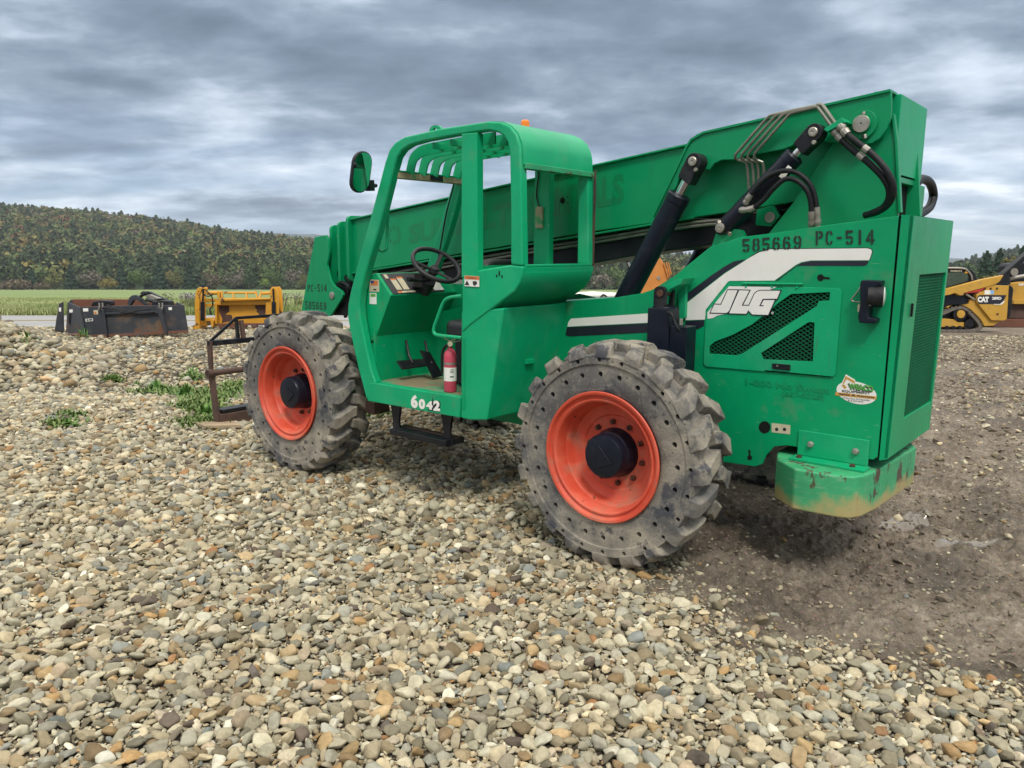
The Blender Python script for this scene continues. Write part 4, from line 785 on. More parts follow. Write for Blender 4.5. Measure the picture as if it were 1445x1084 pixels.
c = MB(); d_ = Vector((cos(av), sin(av), 0)); c.lathe_at([(0, .017), (.01, .017)], d_*.012+Vector((0, 0, .318)), d_, 14); c.build('gauge', 'paper', EX)
c = MB(); c.tube(smoothp([(0, 0, .31), (-.03*cos(av+1.5), -.03*sin(av+1.5), .30), (-.052*cos(av+1.5), -.052*sin(av+1.5), .25), (-.055*cos(av+1.5), -.055*sin(av+1.5), .12)]), .009, 8); c.build('hose', 'hose', EX)
# seat-side black thing seen under hoop is the seat; loose hose in cab
# ------------------------------------------------------------------ TERRAIN
def _h(ix, iy, seed):
    n = (ix.astype(np.int64)*374761393 + iy.astype(np.int64)*668265263 + seed*982451653) & 0xffffffff
    n = ((n ^ (n >> 13))*1274126177) & 0xffffffff
    return ((n ^ (n >> 16)) & 0xffff)/65535.
def vn(x, y, seed=0):
    x = np.asarray(x, float); y = np.asarray(y, float); ix, iy = np.floor(x), np.floor(y); fx, fy = x-ix, y-iy
    fx = fx*fx*(3-2*fx); fy = fy*fy*(3-2*fy)
    a, b, c_, d = _h(ix, iy, seed), _h(ix+1, iy, seed), _h(ix, iy+1, seed), _h(ix+1, iy+1, seed)
    return (a*(1-fx)+b*fx)*(1-fy)+(c_*(1-fx)+d*fx)*fy
def fbm(x, y, oct=4, seed=0, g=.5):
    s = 0; a = 1; t = 0
    for o in range(oct): s = s+a*vn(x*2**o+o*17.3, y*2**o-o*9.1, seed+o); t += a; a *= g
    return s/t
def sstep(a, b, x): t = np.clip((x-a)/(b-a), 0, 1); return t*t*(3-2*t)
nz = RM @ Vector((0, 0, 1))
LY = [9, 12, 15.5, 17.8, 20, 23, 60, 450, 900]; LZ = [0, .29, .45, .50, .36, .15, .0, -3.2, -3.2]
RY = [9, 13, 20, 24, 60, 450, 900]; RZ = [0, .16, .04, 0, -.2, -3.2, -3.2]
def height(x, y, detail=True):
    x = np.asarray(x, float); y = np.asarray(y, float)
    yc = np.clip(y, -3, 9); xc_ = np.clip(x, -7, 6)
    pl = TM.z-(nz.x*(xc_-TM.x)+nz.y*(yc-TM.y))/nz.z
    p9 = TM.z-(nz.x*(xc_-TM.x)+nz.y*(9-TM.y))/nz.z
    zl = np.interp(y, LY, [0]+LZ[1:]); zr = np.interp(y, RY, [0]+RZ[1:])
    wl = 1-sstep(-3, 5, x); far = zl*wl+zr*(1-wl)
    t = sstep(8.2, 11.5, y)
    z = pl*(1-t)+far*t - .010
    r2 = ((x+8.75)/1.65)**2+((y-11.6)/1.5)**2
    z = z+.98*np.exp(-r2*1.1)*(y > 6)
    if detail:
        m = mudmask(x, y); nr = 1-sstep(14, 30, y)
        z = z+nr*((fbm(x*1.1, y*1.1, 3, 3)-.5)*.05)*sstep(0, 1.2, under(x, y))
        cl = fbm(x*9, y*11, 4, 7, .6); cl2 = np.clip(fbm(x*3.2, y*5.5, 3, 19)-.52, 0, 1)
        z = z+m*nr*((cl-.5)*.050+np.clip(cl-.55, 0, 1)*.09+cl2*.12+np.clip(fbm(x*15, y*17, 3, 99)-.5, 0, 1)*.05+(fbm(x*26, y*30, 2, 88)-.5)*.014)*sstep(0, .5, under(x, y))
        rut = np.exp(-((x-3.2-.22*(y-6))/.16)**2)+np.exp(-((x-4.7-.20*(y-6))/.2)**2)+np.exp(-((x-2.2-.9*(y-4.6))/.22)**2)
        z = z-m*nr*rut*.060*(fbm(x*2, y*2, 2, 5)+.3)*(1+.35*np.sin(y*26+x*9))*sstep(.2, 1, under(x, y))
    return z
def under(x, y):                    # distance from the wheels' standing points, so the tyres stay seated
    d = np.full(np.shape(x), 9.)
    for lx, ly in ((0, 1.035), (LW, 1.035), (0, -1.035), (LW, -1.035)):
        p = TM+RM @ Vector((lx, ly, 0)); d = np.minimum(d, np.hypot(x-p.x, y-p.y)-.12)
    return np.clip(d, 0, 9)
def mudmask(x, y):
    xb = np.interp(y, [0, 2.3, 2.75, 3.4, 4, 4.9, 6.7, 10, 20, 22], [4.2, 2.5, 1.95, 1.15, .55, .12, .12, .6, 2.5, 3])
    n = (fbm(x*.9, y*.9, 4, 31)-.5)*1.3+(fbm(x*4, y*4, 3, 41)-.5)*.7
    return sstep(-.45, .45, x-xb+n)*(1-sstep(26, 34, y))
angs = np.concatenate([np.linspace(-180, -46, 30)[:-1], np.linspace(-46, 46, 980), np.linspace(46, 180, 30)[1:-1]])
rad = np.concatenate([[.02, .5, 1, 1.4], np.geomspace(1.7, 9, 330), np.geomspace(9.05, 34, 150), np.geomspace(35, 460, 60), np.geomspace(500, 3600, 12)])
A_, Rr = np.meshgrid(np.radians(angs), rad); gx = (Rr*np.sin(A_)).ravel(); gy = (Rr*np.cos(A_)).ravel(); gz = height(gx, gy)
na, nr_ = len(angs), len(rad)
def fast_mesh(name, V, F, mats, attrs=(), smooth=True):
    me = bpy.data.meshes.new(name); V = np.asarray(V, np.float32); F = np.asarray(F, np.int32); k = F.shape[1]
    me.vertices.add(len(V)); me.vertices.foreach_set('co', V.ravel()); me.loops.add(F.size); me.loops.foreach_set('vertex_index', F.ravel())
    me.polygons.add(len(F)); me.polygons.foreach_set('loop_start', np.arange(0, F.size, k, dtype=np.int32)); me.polygons.foreach_set('loop_total', np.full(len(F), k, np.int32))
    me.polygons.foreach_set('use_smooth', np.full(len(F), smooth)); me.update(calc_edges=True)
    for nm, dom, typ, arr in attrs:
        a = me.attributes.new(nm, typ, dom); a.data.foreach_set('value' if typ == 'FLOAT' else 'color', np.asarray(arr, np.float32).ravel())
    for m in mats: me.materials.append(M[m] if isinstance(m, str) else m)
    o = bpy.data.objects.new(name, me); col.objects.link(o); return o
ii, jj = np.meshgrid(np.arange(nr_-1), np.arange(na), indexing='ij'); j2 = (jj+1) % na
F = np.stack([ii*na+jj, ii*na+j2, (ii+1)*na+j2, (ii+1)*na+jj], -1).reshape(-1, 4)
road_c = lambda x: 27.9+np.clip(x-3, 0, 200)*.35
roadm = (np.abs(gy-road_c(gx)) < 5.2)
fieldm = sstep(-.6, .8, gy-road_c(gx)-4.6+(fbm(gx*.8, gy*.8, 2, 9)-.5))
mudm = mudmask(gx, gy)
m, nt, p = new_mat('ground_soil'); tc = N(nt, 'ShaderNodeTexCoord').outputs['Object']
am = N(nt, 'ShaderNodeAttribute', attribute_name='mud').outputs['Fac']; af = N(nt, 'ShaderNodeAttribute', attribute_name='field').outputs['Fac']
n1 = noise(nt, 1.3, 8, .7, tc); n2 = noise(nt, 22, 8, .75, tc); n3 = noise(nt, .035, 6, .6, tc); vo = N(nt, 'ShaderNodeTexVoronoi'); vo.inputs['Scale'].default_value = 16; nt.links.new(tc, vo.inputs['Vector'])
mudc = ramp(nt, n1.outputs['Fac'], [(.30, (.080, .064, .047)), (.46, (.165, .136, .102)), (.56, (.25, .212, .163)), (.72, (.37, .325, .255))]).outputs['Color']
mudc = mix(nt, .8, mudc, ramp(nt, n2.outputs['Fac'], [(.32, (.30, .28, .26)), (.56, (1, 1, 1)), (.70, (1.75, 1.75, 1.75))]).outputs['Color'], 'MULTIPLY')
v2 = N(nt, 'ShaderNodeTexVoronoi'); v2.inputs['Scale'].default_value = 48; nt.links.new(tc, v2.inputs['Vector']); v3 = N(nt, 'ShaderNodeTexVoronoi'); v3.inputs['Scale'].default_value = 110; nt.links.new(tc, v3.inputs['Vector'])
for vv_, k_, cA in ((v2, .72, (.34, .31, .25)), (v3, .55, (.24, .21, .17))):
    sel = N(nt, 'ShaderNodeSeparateColor'); nt.links.new(vv_.outputs['Color'], sel.inputs[0]); near_ = ramp(nt, vv_.outputs['Distance'], [(.20, (1,)*3), (.30, (0,)*3)]).outputs['Color']; pick = ramp(nt, sel.outputs[0], [(k_, (0,)*3), (k_+.02, (1,)*3)]).outputs['Color']
    mudc = mix(nt, mix(nt, 1., near_, pick, 'MULTIPLY'), mudc, mix(nt, .6, cA, vv_.outputs['Color'], 'MULTIPLY'))
grc = ramp(nt, n2.outputs['Fac'], [(.3, (.035, .028, .020)), (.55, (.10, .08, .058)), (.7, (.22, .19, .15))]).outputs['Color']  # soil under the stones, darkened further for shade in the crevices
vc = ramp(nt, vo.outputs['Color'], [(0, (.14, .12, .09)), (.5, (.28, .25, .19)), (1, (.42, .39, .32))]).outputs['Color']
gd = N(nt, 'ShaderNodeSeparateXYZ'); nt.links.new(tc, gd.inputs[0]); fr_ = N(nt, 'ShaderNodeMapRange'); fr_.inputs['From Min'].default_value = 15; fr_.inputs['From Max'].default_value = 19; nt.links.new(gd.outputs['Y'], fr_.inputs['Value'])
grc = mix(nt, fr_.outputs['Result'], grc, vc)
fld = ramp(nt, n3.outputs['Fac'], [(.3, (.14, .20, .06)), (.5, (.175, .24, .075)), (.7, (.22, .255, .10))]).outputs['Color']
fld = mix(nt, .5, fld, ramp(nt, noise(nt, .9, 6, .7, tc).outputs['Fac'], [(.3, (.6, .6, .5)), (.7, (1.3, 1.3, 1.2))]).outputs['Color'], 'MULTIPLY')
cc = mix(nt, am, grc, mudc); cc = mix(nt, af, cc, fld); nt.links.new(cc, p.inputs['Base Color'])
nt.links.new(ramp(nt, n1.outputs['Fac'], [(.35, (.5,)*3), (.6, (.92,)*3)]).outputs['Color'], p.inputs['Roughness']); p.inputs['Specular IOR Level'].default_value = .35
bp_ = N(nt, 'ShaderNodeBump'); bp_.inputs['Strength'].default_value = 1.; bp_.inputs['Distance'].default_value = .022; nt.links.new(n2.outputs['Fac'], bp_.inputs['Height']); nt.links.new(bp_.outputs['Normal'], p.inputs['Normal'])
M['ground'] = m
g = fast_mesh('ground', np.stack([gx, gy, gz], -1), F, ['ground'], [('mud', 'POINT', 'FLOAT', mudm), ('field', 'POINT', 'FLOAT', fieldm)]); tag(g, kind='structure')

# road
M['asphalt'] = pmat('pale_asphalt', (.30, .30, .30), .85, var=.08, vs=.6, spots=[((.20, .20, .20), .25, .5, .8, .4)], bump=.2, bs=60)
M['roadyellow'] = pmat('road_yellow', (.42, .30, .08), .8); M['roadwhite'] = pmat('road_white', (.55, .55, .53), .8)
def road_strip(name, o0, o1, dz, mat, parent=None):
    xs = np.linspace(-90, 70, 200); V = []
    for x in xs:
        for k in range(9):
            y = road_c(x)+o0+(o1-o0)*k/8; V.append((x, y, max(height([x], [road_c(x)-3.6], False)[0], height([x], [y], False)[0])+dz))
    V = np.array(V)
    F = [(i*9+k, (i+1)*9+k, (i+1)*9+k+1, i*9+k+1) for i in range(len(xs)-1) for k in range(8)]
    o = fast_mesh(name, V, F, [mat]); tag(o, kind='structure'); return o
road_strip('road', -4.2, 4.2, .03, 'asphalt'); road_strip('road_marking', -.15, -.02, .036, 'roadyellow'); road_strip('road_marking', .12, .25, .036, 'roadyellow'); road_strip('road_marking', 3.55, 3.70, .036, 'roadwhite'); road_strip('road_marking', -3.70, -3.55, .036, 'roadwhite')
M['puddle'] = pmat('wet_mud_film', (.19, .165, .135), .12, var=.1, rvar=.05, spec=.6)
# shallow puddle
pw = [(1250, 712), (1262, 708), (1285, 714), (1310, 721), (1302, 726), (1280, 722), (1262, 718)]
BD.location.z = float(height([BD.location.x], [BD.location.y])[0])+.03
def mth0(nt, op, a, b=None):
    n = N(nt, 'ShaderNodeMath', operation=op); nt.links.new(a, n.inputs[0])
    if b is not None: n.inputs[1].default_value = b
    return n.outputs[0]
# ------------------------------------------------------------------ STONES
def ico(sub):
    bm = bmesh.new(); bmesh.ops.create_icosphere(bm, subdivisions=sub, radius=1); V = np.array([v.co[:] for v in bm.verts]); F = np.array([[v.index for v in f.verts] for f in bm.faces]); bm.free(); return V, F
def stone_protos(sub, n, seed, round_=.5):
    V0, F0 = ico(sub); r = np.random.default_rng(seed); out = []
    for k in range(n):
        V = V0.copy()
        for _ in range(r.integers(8, 15)):                  # flatten by random planes
            d = r.normal(size=3); d /= np.linalg.norm(d); h = r.uniform(.45, .84); s = V@d; ex = np.clip(s-h, 0, None); V = V-np.outer(ex*r.uniform(.75, 1), d)
        V = V*(1+.05*np.sin(V0@r.normal(size=3)*3+r.uniform(0, 6)))[:, None]
        V = V*np.array([1, r.uniform(.55, .95), r.uniform(.32, .70)]); V /= np.abs(V[:, 0]).max(); out.append(V)
    return np.array(out), F0
def scatter_mesh(name, P, size, rot, tilt, shade, protos, F0, mat, parent=None, smooth=True, pick=None):
    n = len(P); nv = protos.shape[1]; pk = rng.integers(0, len(protos), n) if pick is None else pick
    V = protos[pk]*size[:, None, None]
    ct, st2 = np.cos(tilt[:, 0]), np.sin(tilt[:, 0]); x, y, z = V[..., 0], V[..., 1], V[..., 2]
    y, z = y*ct[:, None]-z*st2[:, None], y*st2[:, None]+z*ct[:, None]
    ct, st2 = np.cos(tilt[:, 1]), np.sin(tilt[:, 1]); x, z = x*ct[:, None]+z*st2[:, None], -x*st2[:, None]+z*ct[:, None]
    c2, s2 = np.cos(rot), np.sin(rot); x, y = x*c2[:, None]-y*s2[:, None], x*s2[:, None]+y*c2[:, None]
    V = np.stack([x, y, z], -1)+P[:, None, :]; F = (F0[None]+(np.arange(n)*nv)[:, None, None]).reshape(-1, F0.shape[1])
    return fast_mesh(name, V.reshape(-1, 3), F, [mat], [('shade', 'POINT', 'FLOAT', np.repeat(shade, nv))], smooth)
m, nt, p = new_mat('pebble_stone'); at_ = N(nt, 'ShaderNodeAttribute', attribute_name='shade').outputs['Fac']; tc = N(nt, 'ShaderNodeTexCoord').outputs['Object']
cr = ramp(nt, at_, [(0, (.21, .19, .145)), (.10, (.34, .31, .24)), (.22, (.42, .385, .30)), (.36, (.25, .19, .12)), (.41, (.38, .355, .285)), (.54, (.29, .28, .245)), (.66, (.47, .43, .34)), (.73, (.34, .24, .13)), (.755, (.36, .31, .25)), (.80, (.41, .39, .33)), (.885, (.20, .215, .215)), (.92, (.42, .33, .215)), (.94, (.60, .58, .52)), (.972, (.36, .20, .10)), (.98, (.12, .10, .09))], 'CONSTANT').outputs['Color']
cr = mix(nt, 1., cr, (1.03, 1.01, .90), 'MULTIPLY')
h1 = mth0(nt, 'FRACT', mth0(nt, 'MULTIPLY', at_, 61.7)); h2 = mth0(nt, 'FRACT', mth0(nt, 'MULTIPLY', at_, 173.3))
cr = mix(nt, 1., cr, ramp(nt, h1, [(0, (.62, .62, .62)), (.5, (.95, .95, .95)), (1, (1.28, 1.28, 1.28))]).outputs['Color'], 'MULTIPLY'); cr = mix(nt, .35, cr, mix(nt, 1., cr, ramp(nt, h2, [(0, (1.25, 1., .72)), (.5, (1, 1, 1)), (1, (.86, .98, 1.1))]).outputs['Color'], 'MULTIPLY'))
n5 = noise(nt, 45, 6, .7, tc); n6 = noise(nt, 9, 4, .6, tc)
cr = mix(nt, .75, cr, ramp(nt, n5.outputs['Fac'], [(.3, (.70, .68, .64)), (.7, (1.25, 1.25, 1.25))]).outputs['Color'], 'MULTIPLY')
cr = mix(nt, ramp(nt, n6.outputs['Fac'], [(.55, (0,)*3), (.75, (.4,)*3)]).outputs['Color'], cr, (.26, .21, .15)); nt.links.new(cr, p.inputs['Base Color']); p.inputs['Roughness'].default_value = .8; p.inputs['Specular IOR Level'].default_value = .3
b = N(nt, 'ShaderNodeBump'); b.inputs['Strength'].default_value = .6; b.inputs['Distance'].default_value = .004; nt.links.new(noise(nt, 160, 5, .7, tc).outputs['Fac'], b.inputs['Height']); nt.links.new(b.outputs['Normal'], p.inputs['Normal'])
M['pebble'] = m
def blocked(x, y): return under(x, y) < .02
def sample(n, y0, y1, umin=-1.0, umax=.86):
    y = np.sqrt(rng.uniform(y0**2, y1**2, n)); x = y*rng.uniform(umin*.72, umax*.80, n); return x, y
def non_overlap(x, y, r, k=.82):
    cell = .1; grid = {}; keep = np.zeros(len(x), bool)
    for i in range(len(x)):
        cx, cy = int(x[i]//cell), int(y[i]//cell); ok = True; ri = r[i]
        for a in (-1, 0, 1):
            for b2 in (-1, 0, 1):
                for j in grid.get((cx+a, cy+b2), ()):
                    if (x[i]-x[j])**2+(y[i]-y[j])**2 < (k*(ri+r[j]))**2: ok = False; break
                if not ok: break
            if not ok: break
        if ok: keep[i] = True; grid.setdefault((cx, cy), []).append(i)
    return keep
pr3, f3 = stone_protos(3, 36, 1); pr2, f2 = stone_protos(2, 30, 2); pr1, f1_ = stone_protos(1, 16, 3)
def gravel(n, y0, y1, rmean, rsd, protos, F0, lift, k, dens=1., smin=.010, smax=.05, mudok=0., sk=0):
    x, y = sample(n, y0, y1); r = np.clip(rng.lognormal(math.log(rmean), rsd, n), smin, smax)
    o = np.argsort(-r+rng.uniform(0, .012, n)); x, y, r = x[o], y[o], r[o]
    mk = mudmask(x, y); keep = (rng.uniform(0, 1, n) < np.clip((1-mk)**1.6, 0, 1)*dens+mudok) & ~blocked(x, y)
    x, y, r = x[keep], y[keep], r[keep]
    if k: kk = non_overlap(x, y, r, k); x, y, r = x[kk], y[kk], r[kk]
    z = height(x, y)+r*lift-mudmask(x, y)*r*.45; nn = len(x)
    return np.stack([x, y, z], -1), r
parts_ = []
def lay(P, r, pr, fc, ts=.37):
    scatter_mesh('gravel', P, r, rng.uniform(0, 6.3, len(r)), rng.normal(0, ts, (len(r), 2)), rng.uniform(0, 1, len(r)), pr, fc, 'pebble')['kind'] = 'stuff'
Pn, rn = gravel(120000, 2.0, 4.6, .0122, .52, pr3, f3, .48, .50, smin=.007, smax=.044)
lay(Pn[rn > .013], rn[rn > .013], pr3, f3); lay(Pn[rn <= .013], rn[rn <= .013], pr2, f2)
P2, r2 = gravel(260000, 4.6, 9.5, .0142, .50, pr2, f2, .48, .50, smin=.008, smax=.046)
P2b, r2b = gravel(42000, 2.0, 7.0, .0085, .3, pr2, f2, 1.1, 0, smin=.004, smax=.015)
P2c, r2c = gravel(60000, 4.6, 9.5, .0115, .3, pr2, f2, .35, 0, smin=.006, smax=.018)
P2b = np.concatenate([P2b, P2c]); r2b = np.concatenate([r2b, r2c])
P2 = np.concatenate([P2, P2b]); r2 = np.concatenate([r2, r2b]); bg_ = (r2 > .0125) | ((P2[:, 1] < 5.2) & (r2 > .008))
lay(P2[bg_], r2[bg_], pr2, f2, .4); lay(P2[~bg_], r2[~bg_], pr1, f1_, .4)
def farg(n, y0, y1, rm, sd, smax, k, xmax=.62):
    x, y = sample(n, y0, y1, -1.0, xmax); r = np.clip(rng.lognormal(math.log(rm), sd, n), .015, smax); keep = mudmask(x, y) < .5
    x, y, r = x[keep], y[keep], r[keep]; o = np.argsort(-r); x, y, r = x[o], y[o], r[o]; kk = non_overlap(x, y, r, k); x, y, r = x[kk], y[kk], r[kk]
    return np.stack([x, y, height(x, y)+r*.25], -1), r
P4, r4 = farg(80000, 9.5, 22, .026, .42, .07, .58)
mx_, my_ = rng.normal(-8.0, 1.2, 2600), rng.normal(11.3, 1.1, 2600); rr_ = np.clip(rng.lognormal(math.log(.06), .35, 2600), .03, .14)
Pm = np.stack([mx_, my_, height(mx_, my_)+rr_*.3], -1); P4 = np.concatenate([P4, Pm]); r4 = np.concatenate([r4, rr_])
scatter_mesh('gravel', P4, r4, rng.uniform(0, 6.3, len(r4)), rng.normal(0, .22, (len(r4), 2)), rng.uniform(0, 1, len(r4)), pr1, f1_, 'pebble')['kind'] = 'stuff'
# loose pebbles pressed in the mud, and clods
x, y = sample(120000, 2.2, 22, -.2, 1.0); r = np.clip(rng.lognormal(math.log(.0078), .5, len(x)), .003, .032); mk_ = mudmask(x, y); k_ = (mk_ > .25) & (rng.uniform(0, 1, len(x)) < .20+.8*np.clip(1.05-mk_, 0, 1)+.2*(fbm(x*.8+5, y*.8, 3, 61) > .56)*(y > 5)) & ~blocked(x, y); x, y, r = x[k_], y[k_], r[k_]
r = r*np.interp(y, [3, 8, 20], [1, 1.5, 2.6])
scatter_mesh('loose_pebbles', np.stack([x, y, height(x, y)+r*.15], -1), r, rng.uniform(0, 6.3, len(r)), rng.normal(0, .3, (len(r), 2)), rng.uniform(0, 1, len(r)), pr2, f2, 'pebble')['kind'] = 'stuff'
M['clod'] = pmat('mud_clod', (.19, .157, .12), .9, var=.3, vs=14, bump=.8, bs=60, spec=.2)
x, y = sample(150000, 3.0, 22, -.1, 1.0); r = np.clip(rng.lognormal(math.log(.0075), .6, len(x)), .003, .045); k_ = (mudmask(x, y) > .6) & (fbm(x*1.6, y*2.2, 3, 77)+rng.normal(0, .06, len(x)) > .47) & ~blocked(x, y); x, y, r = x[k_], y[k_], r[k_]; r = r*np.interp(y, [3, 8, 20], [1, 1.3, 2.2])
scatter_mesh('mud_clods', np.stack([x, y, height(x, y)+r*.1], -1), r, rng.uniform(0, 6.3, len(r)), rng.normal(0, .5, (len(r), 2)), rng.uniform(0, 1, len(r)), pr1, f1_, 'clod', smooth=False)['kind'] = 'stuff'
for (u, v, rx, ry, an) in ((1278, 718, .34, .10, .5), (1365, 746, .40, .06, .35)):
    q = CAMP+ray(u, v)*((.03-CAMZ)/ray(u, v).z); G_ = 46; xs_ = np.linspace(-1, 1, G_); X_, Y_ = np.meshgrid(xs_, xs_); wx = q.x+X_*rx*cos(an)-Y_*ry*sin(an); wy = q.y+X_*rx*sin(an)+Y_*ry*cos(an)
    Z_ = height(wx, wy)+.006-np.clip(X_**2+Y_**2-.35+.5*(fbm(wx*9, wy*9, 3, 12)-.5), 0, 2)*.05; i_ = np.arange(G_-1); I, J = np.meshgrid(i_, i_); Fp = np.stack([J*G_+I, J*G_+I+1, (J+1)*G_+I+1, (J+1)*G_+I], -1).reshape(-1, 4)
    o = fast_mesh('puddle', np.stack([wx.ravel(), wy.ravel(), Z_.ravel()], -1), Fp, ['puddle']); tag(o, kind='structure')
# single larger stones
def gpt(u, v):                                           # where a sight line meets the ground
    d = ray(u, v); t = 1.5
    while t < 60:
        q = CAMP+d*(t/d.y)
        if q.z <= height([q.x], [q.y])[0]: return q
        t += .04
    return q
BO = [(12, 456, .17, .985, 'dark rounded boulder on the top of the stone heap at far left'), (92, 595, .085, .995, 'dark brown cobble lying next to the tan one left of the weeds'), (71, 595, .10, .90, 'tan cobble lying beside the dark brown one left of the weeds'), (63, 617, .10, .45, 'flat grey slab stone lying below the tan cobble'),
      (70, 488, .13, .20, 'pale cobble at the right foot of the stone heap'), (86, 492, .10, .72, 'reddish brown cobble at the right foot of the stone heap'), (47, 472, .15, .80, 'light grey boulder on the right slope of the stone heap'), (28, 480, .13, .25, 'beige boulder on the front slope of the stone heap'), (8, 500, .11, .90, 'small tan boulder at the lower left of the stone heap')]
for i, (u, v, r, sh, lb_) in enumerate(BO):
    q = gpt(u, v); V = pr3[(i*5+2) % 36]*r; an = rng.uniform(0, 6)
    V = np.stack([V[:, 0]*cos(an)-V[:, 1]*sin(an), V[:, 0]*sin(an)+V[:, 1]*cos(an), V[:, 2]], -1)
    o = fast_mesh('boulder', V, f3, ['pebble'], [('shade', 'POINT', 'FLOAT', np.full(len(V), sh))]); o.location = q+Vector((0, 0, r*.25)); tag(o, lb_, 'boulder')

# ------------------------------------------------------------------ WEEDS AND GRASS
m, nt, p = new_mat('leaf'); at_ = N(nt, 'ShaderNodeAttribute', attribute_name='tint'); nt.links.new(at_.outputs['Color'], p.inputs['Base Color']); p.inputs['Roughness'].default_value = .6; p.inputs['Specular IOR Level'].default_value = .3
p.inputs['Transmission Weight'].default_value = 0
M['leaf'] = m
def leaves(name, base, L, Wd, az, el, tint, bend=.5, parent=None):     # many two-quad blades
    n = len(base); d = np.stack([np.cos(az)*np.cos(el), np.sin(az)*np.cos(el), np.sin(el)], -1); s = np.stack([-np.sin(az), np.cos(az), np.zeros(n)], -1)*Wd[:, None]
    mid = base+d*L[:, None]*.55; tip = base+d*L[:, None]; tip[:, 2] -= bend*L*np.cos(el)*.5; tip[:, 2] = np.maximum(tip[:, 2], base[:, 2]+.001)
    V = np.stack([base-s*.35, base+s*.35, mid+s, mid-s, tip+s*.15, tip-s*.15], 1).reshape(-1, 3); o = np.arange(n)*6
    F = np.concatenate([np.stack([o, o+1, o+2, o+3], -1), np.stack([o+3, o+2, o+4, o+5], -1)])
    c4 = np.repeat(np.concatenate([tint, np.ones((n, 1))], 1), 6, 0)
    ob = fast_mesh(name, V, F, ['leaf'], [('tint', 'POINT', 'FLOAT_COLOR', c4)])
    if parent: ob.parent = parent
    return ob
def greens(n, a=(.06, .13, .03), b_=(.22, .28, .09)):
    t = rng.uniform(0, 1, (n, 1)); return np.array(a)*(1-t)+np.array(b_)*t
# ground cover between the fork carriage and the left weeds
cx_ = []; 
for u, v, su, sv, n in ((240, 556, 36, 5, 450), (275, 575, 24, 9, 800), (300, 565, 26, 11, 900), (285, 600, 26, 5, 600), (330, 550, 12, 8, 300), (320, 590, 14, 8, 450), (100, 590, 18, 4, 120), (85, 603, 24, 4, 140), (270, 535, 10, 3, 250), (160, 538, 8, 2, 200), (360, 655, 8, 3, 0), (75, 490, 4, 2, 0), (535, 590, 12, 4, 200)):
    for k in range(n): cx_.append((u+rng.normal(0, su*.55), v+rng.normal(0, sv*.6)))
def batch_gpt(uv):
    U_ = np.array(uv); dirs = np.array([ray(a, b2)[:] for a, b2 in U_]); t = np.full(len(U_), 1.5); out = np.zeros((len(U_), 3)); done = np.zeros(len(U_), bool)
    while not done.all() and t.max() < 45:
        q = np.array(CAMP)+dirs*(t/dirs[:, 1])[:, None]; hit = (q[:, 2] <= height(q[:, 0], q[:, 1])) & ~done; out[hit] = q[hit]; done |= hit; t[~done] += .05
        if t[~done].size and t[~done].min() > 44: break
    return out[done]
gp_ = batch_gpt(cx_); n = len(gp_); base = np.repeat(gp_, 4, 0)+rng.normal(0, .03, (n*4, 3))*[1, 1, 0]; base[:, 2] = height(base[:, 0], base[:, 1])+.01
nb = len(base); leaves('ground_cover', base, rng.uniform(.03, .10, nb), rng.uniform(.006, .016, nb), rng.uniform(0, 6.3, nb), rng.uniform(.1, 1.2, nb), greens(nb))['kind'] = 'stuff'
def weed(u, v, h, n, lw, label, grp=None, tint=((.04, .12, .02), (.13, .24, .05)), nm='weed_plant', spread=.4, flower=None):
    q = gpt(u, v); b_ = np.tile(np.array([0, 0, 0.]), (n, 1))+rng.normal(0, h*.15, (n, 3))*[1, 1, 0]; b_[:, 2] += rng.uniform(0, h*.3, n)
    e = empty(nm, None, q); tag(e, label, 'plant', grp)
    leaves('leaf_cluster', b_, rng.uniform(.4, 1, n)*h, rng.uniform(.6, 1, n)*lw, rng.uniform(0, 6.3, n), rng.uniform(.15, 1.4, n), greens(n, *tint), .8, e)
    if flower:
        c = MB()
        for k in range(14): a = rng.normal(0, h*.2, 2); c.tube([(a[0]*.3, a[1]*.3, 0), (a[0], a[1], h*rng.uniform(.8, 1.15))], .006, 4)
        c.build('stem', pmat('dry_stem', (.12, .12, .05), .8), e)
        nf = 160; f_ = np.stack([rng.normal(0, h*.22, nf), rng.normal(0, h*.22, nf), h*rng.uniform(.8, 1.2, nf)], -1); leaves('flower_head', f_, np.full(nf, .06), np.full(nf, .03), rng.uniform(0, 6.3, nf), rng.uniform(-.3, 1.2, nf), np.array(flower)*rng.uniform(.7, 1.3, (nf, 1)), 0, e)
    return e
weed(98, 604, .12, 22, .024, 'broad leaved green weed growing below the dark brown cobble'); weed(222, 553, .20, 34, .022, 'leafy green weed tuft nearest the left end of the weed patch'); weed(262, 563, .20, 40, .02, 'grassy weed in the middle of the weed patch left of the forks'); weed(290, 590, .18, 40, .022, 'bright green weed at the foot of the fork carriage')
weed(40, 487, .25, 30, .02, 'green weed growing on the front of the stone heap'); weed(118, 478, .26, 36, .012, 'grass tuft at the lower left corner of the black bucket'); weed(270, 532, .18, 30, .02, 'low green weed tuft just left of the fork carriage top'); weed(160, 540, .12, 40, .008, 'grey green round grass tuft alone in the gravel'); weed(193, 545, .10, 20, .012, 'small dark green weed left of the leafy tuft')
weed(10, 441, .30, 60, .02, 'pale dry weed with whitish leaves behind the stone heap', tint=((.16, .2, .1), (.38, .38, .28)))
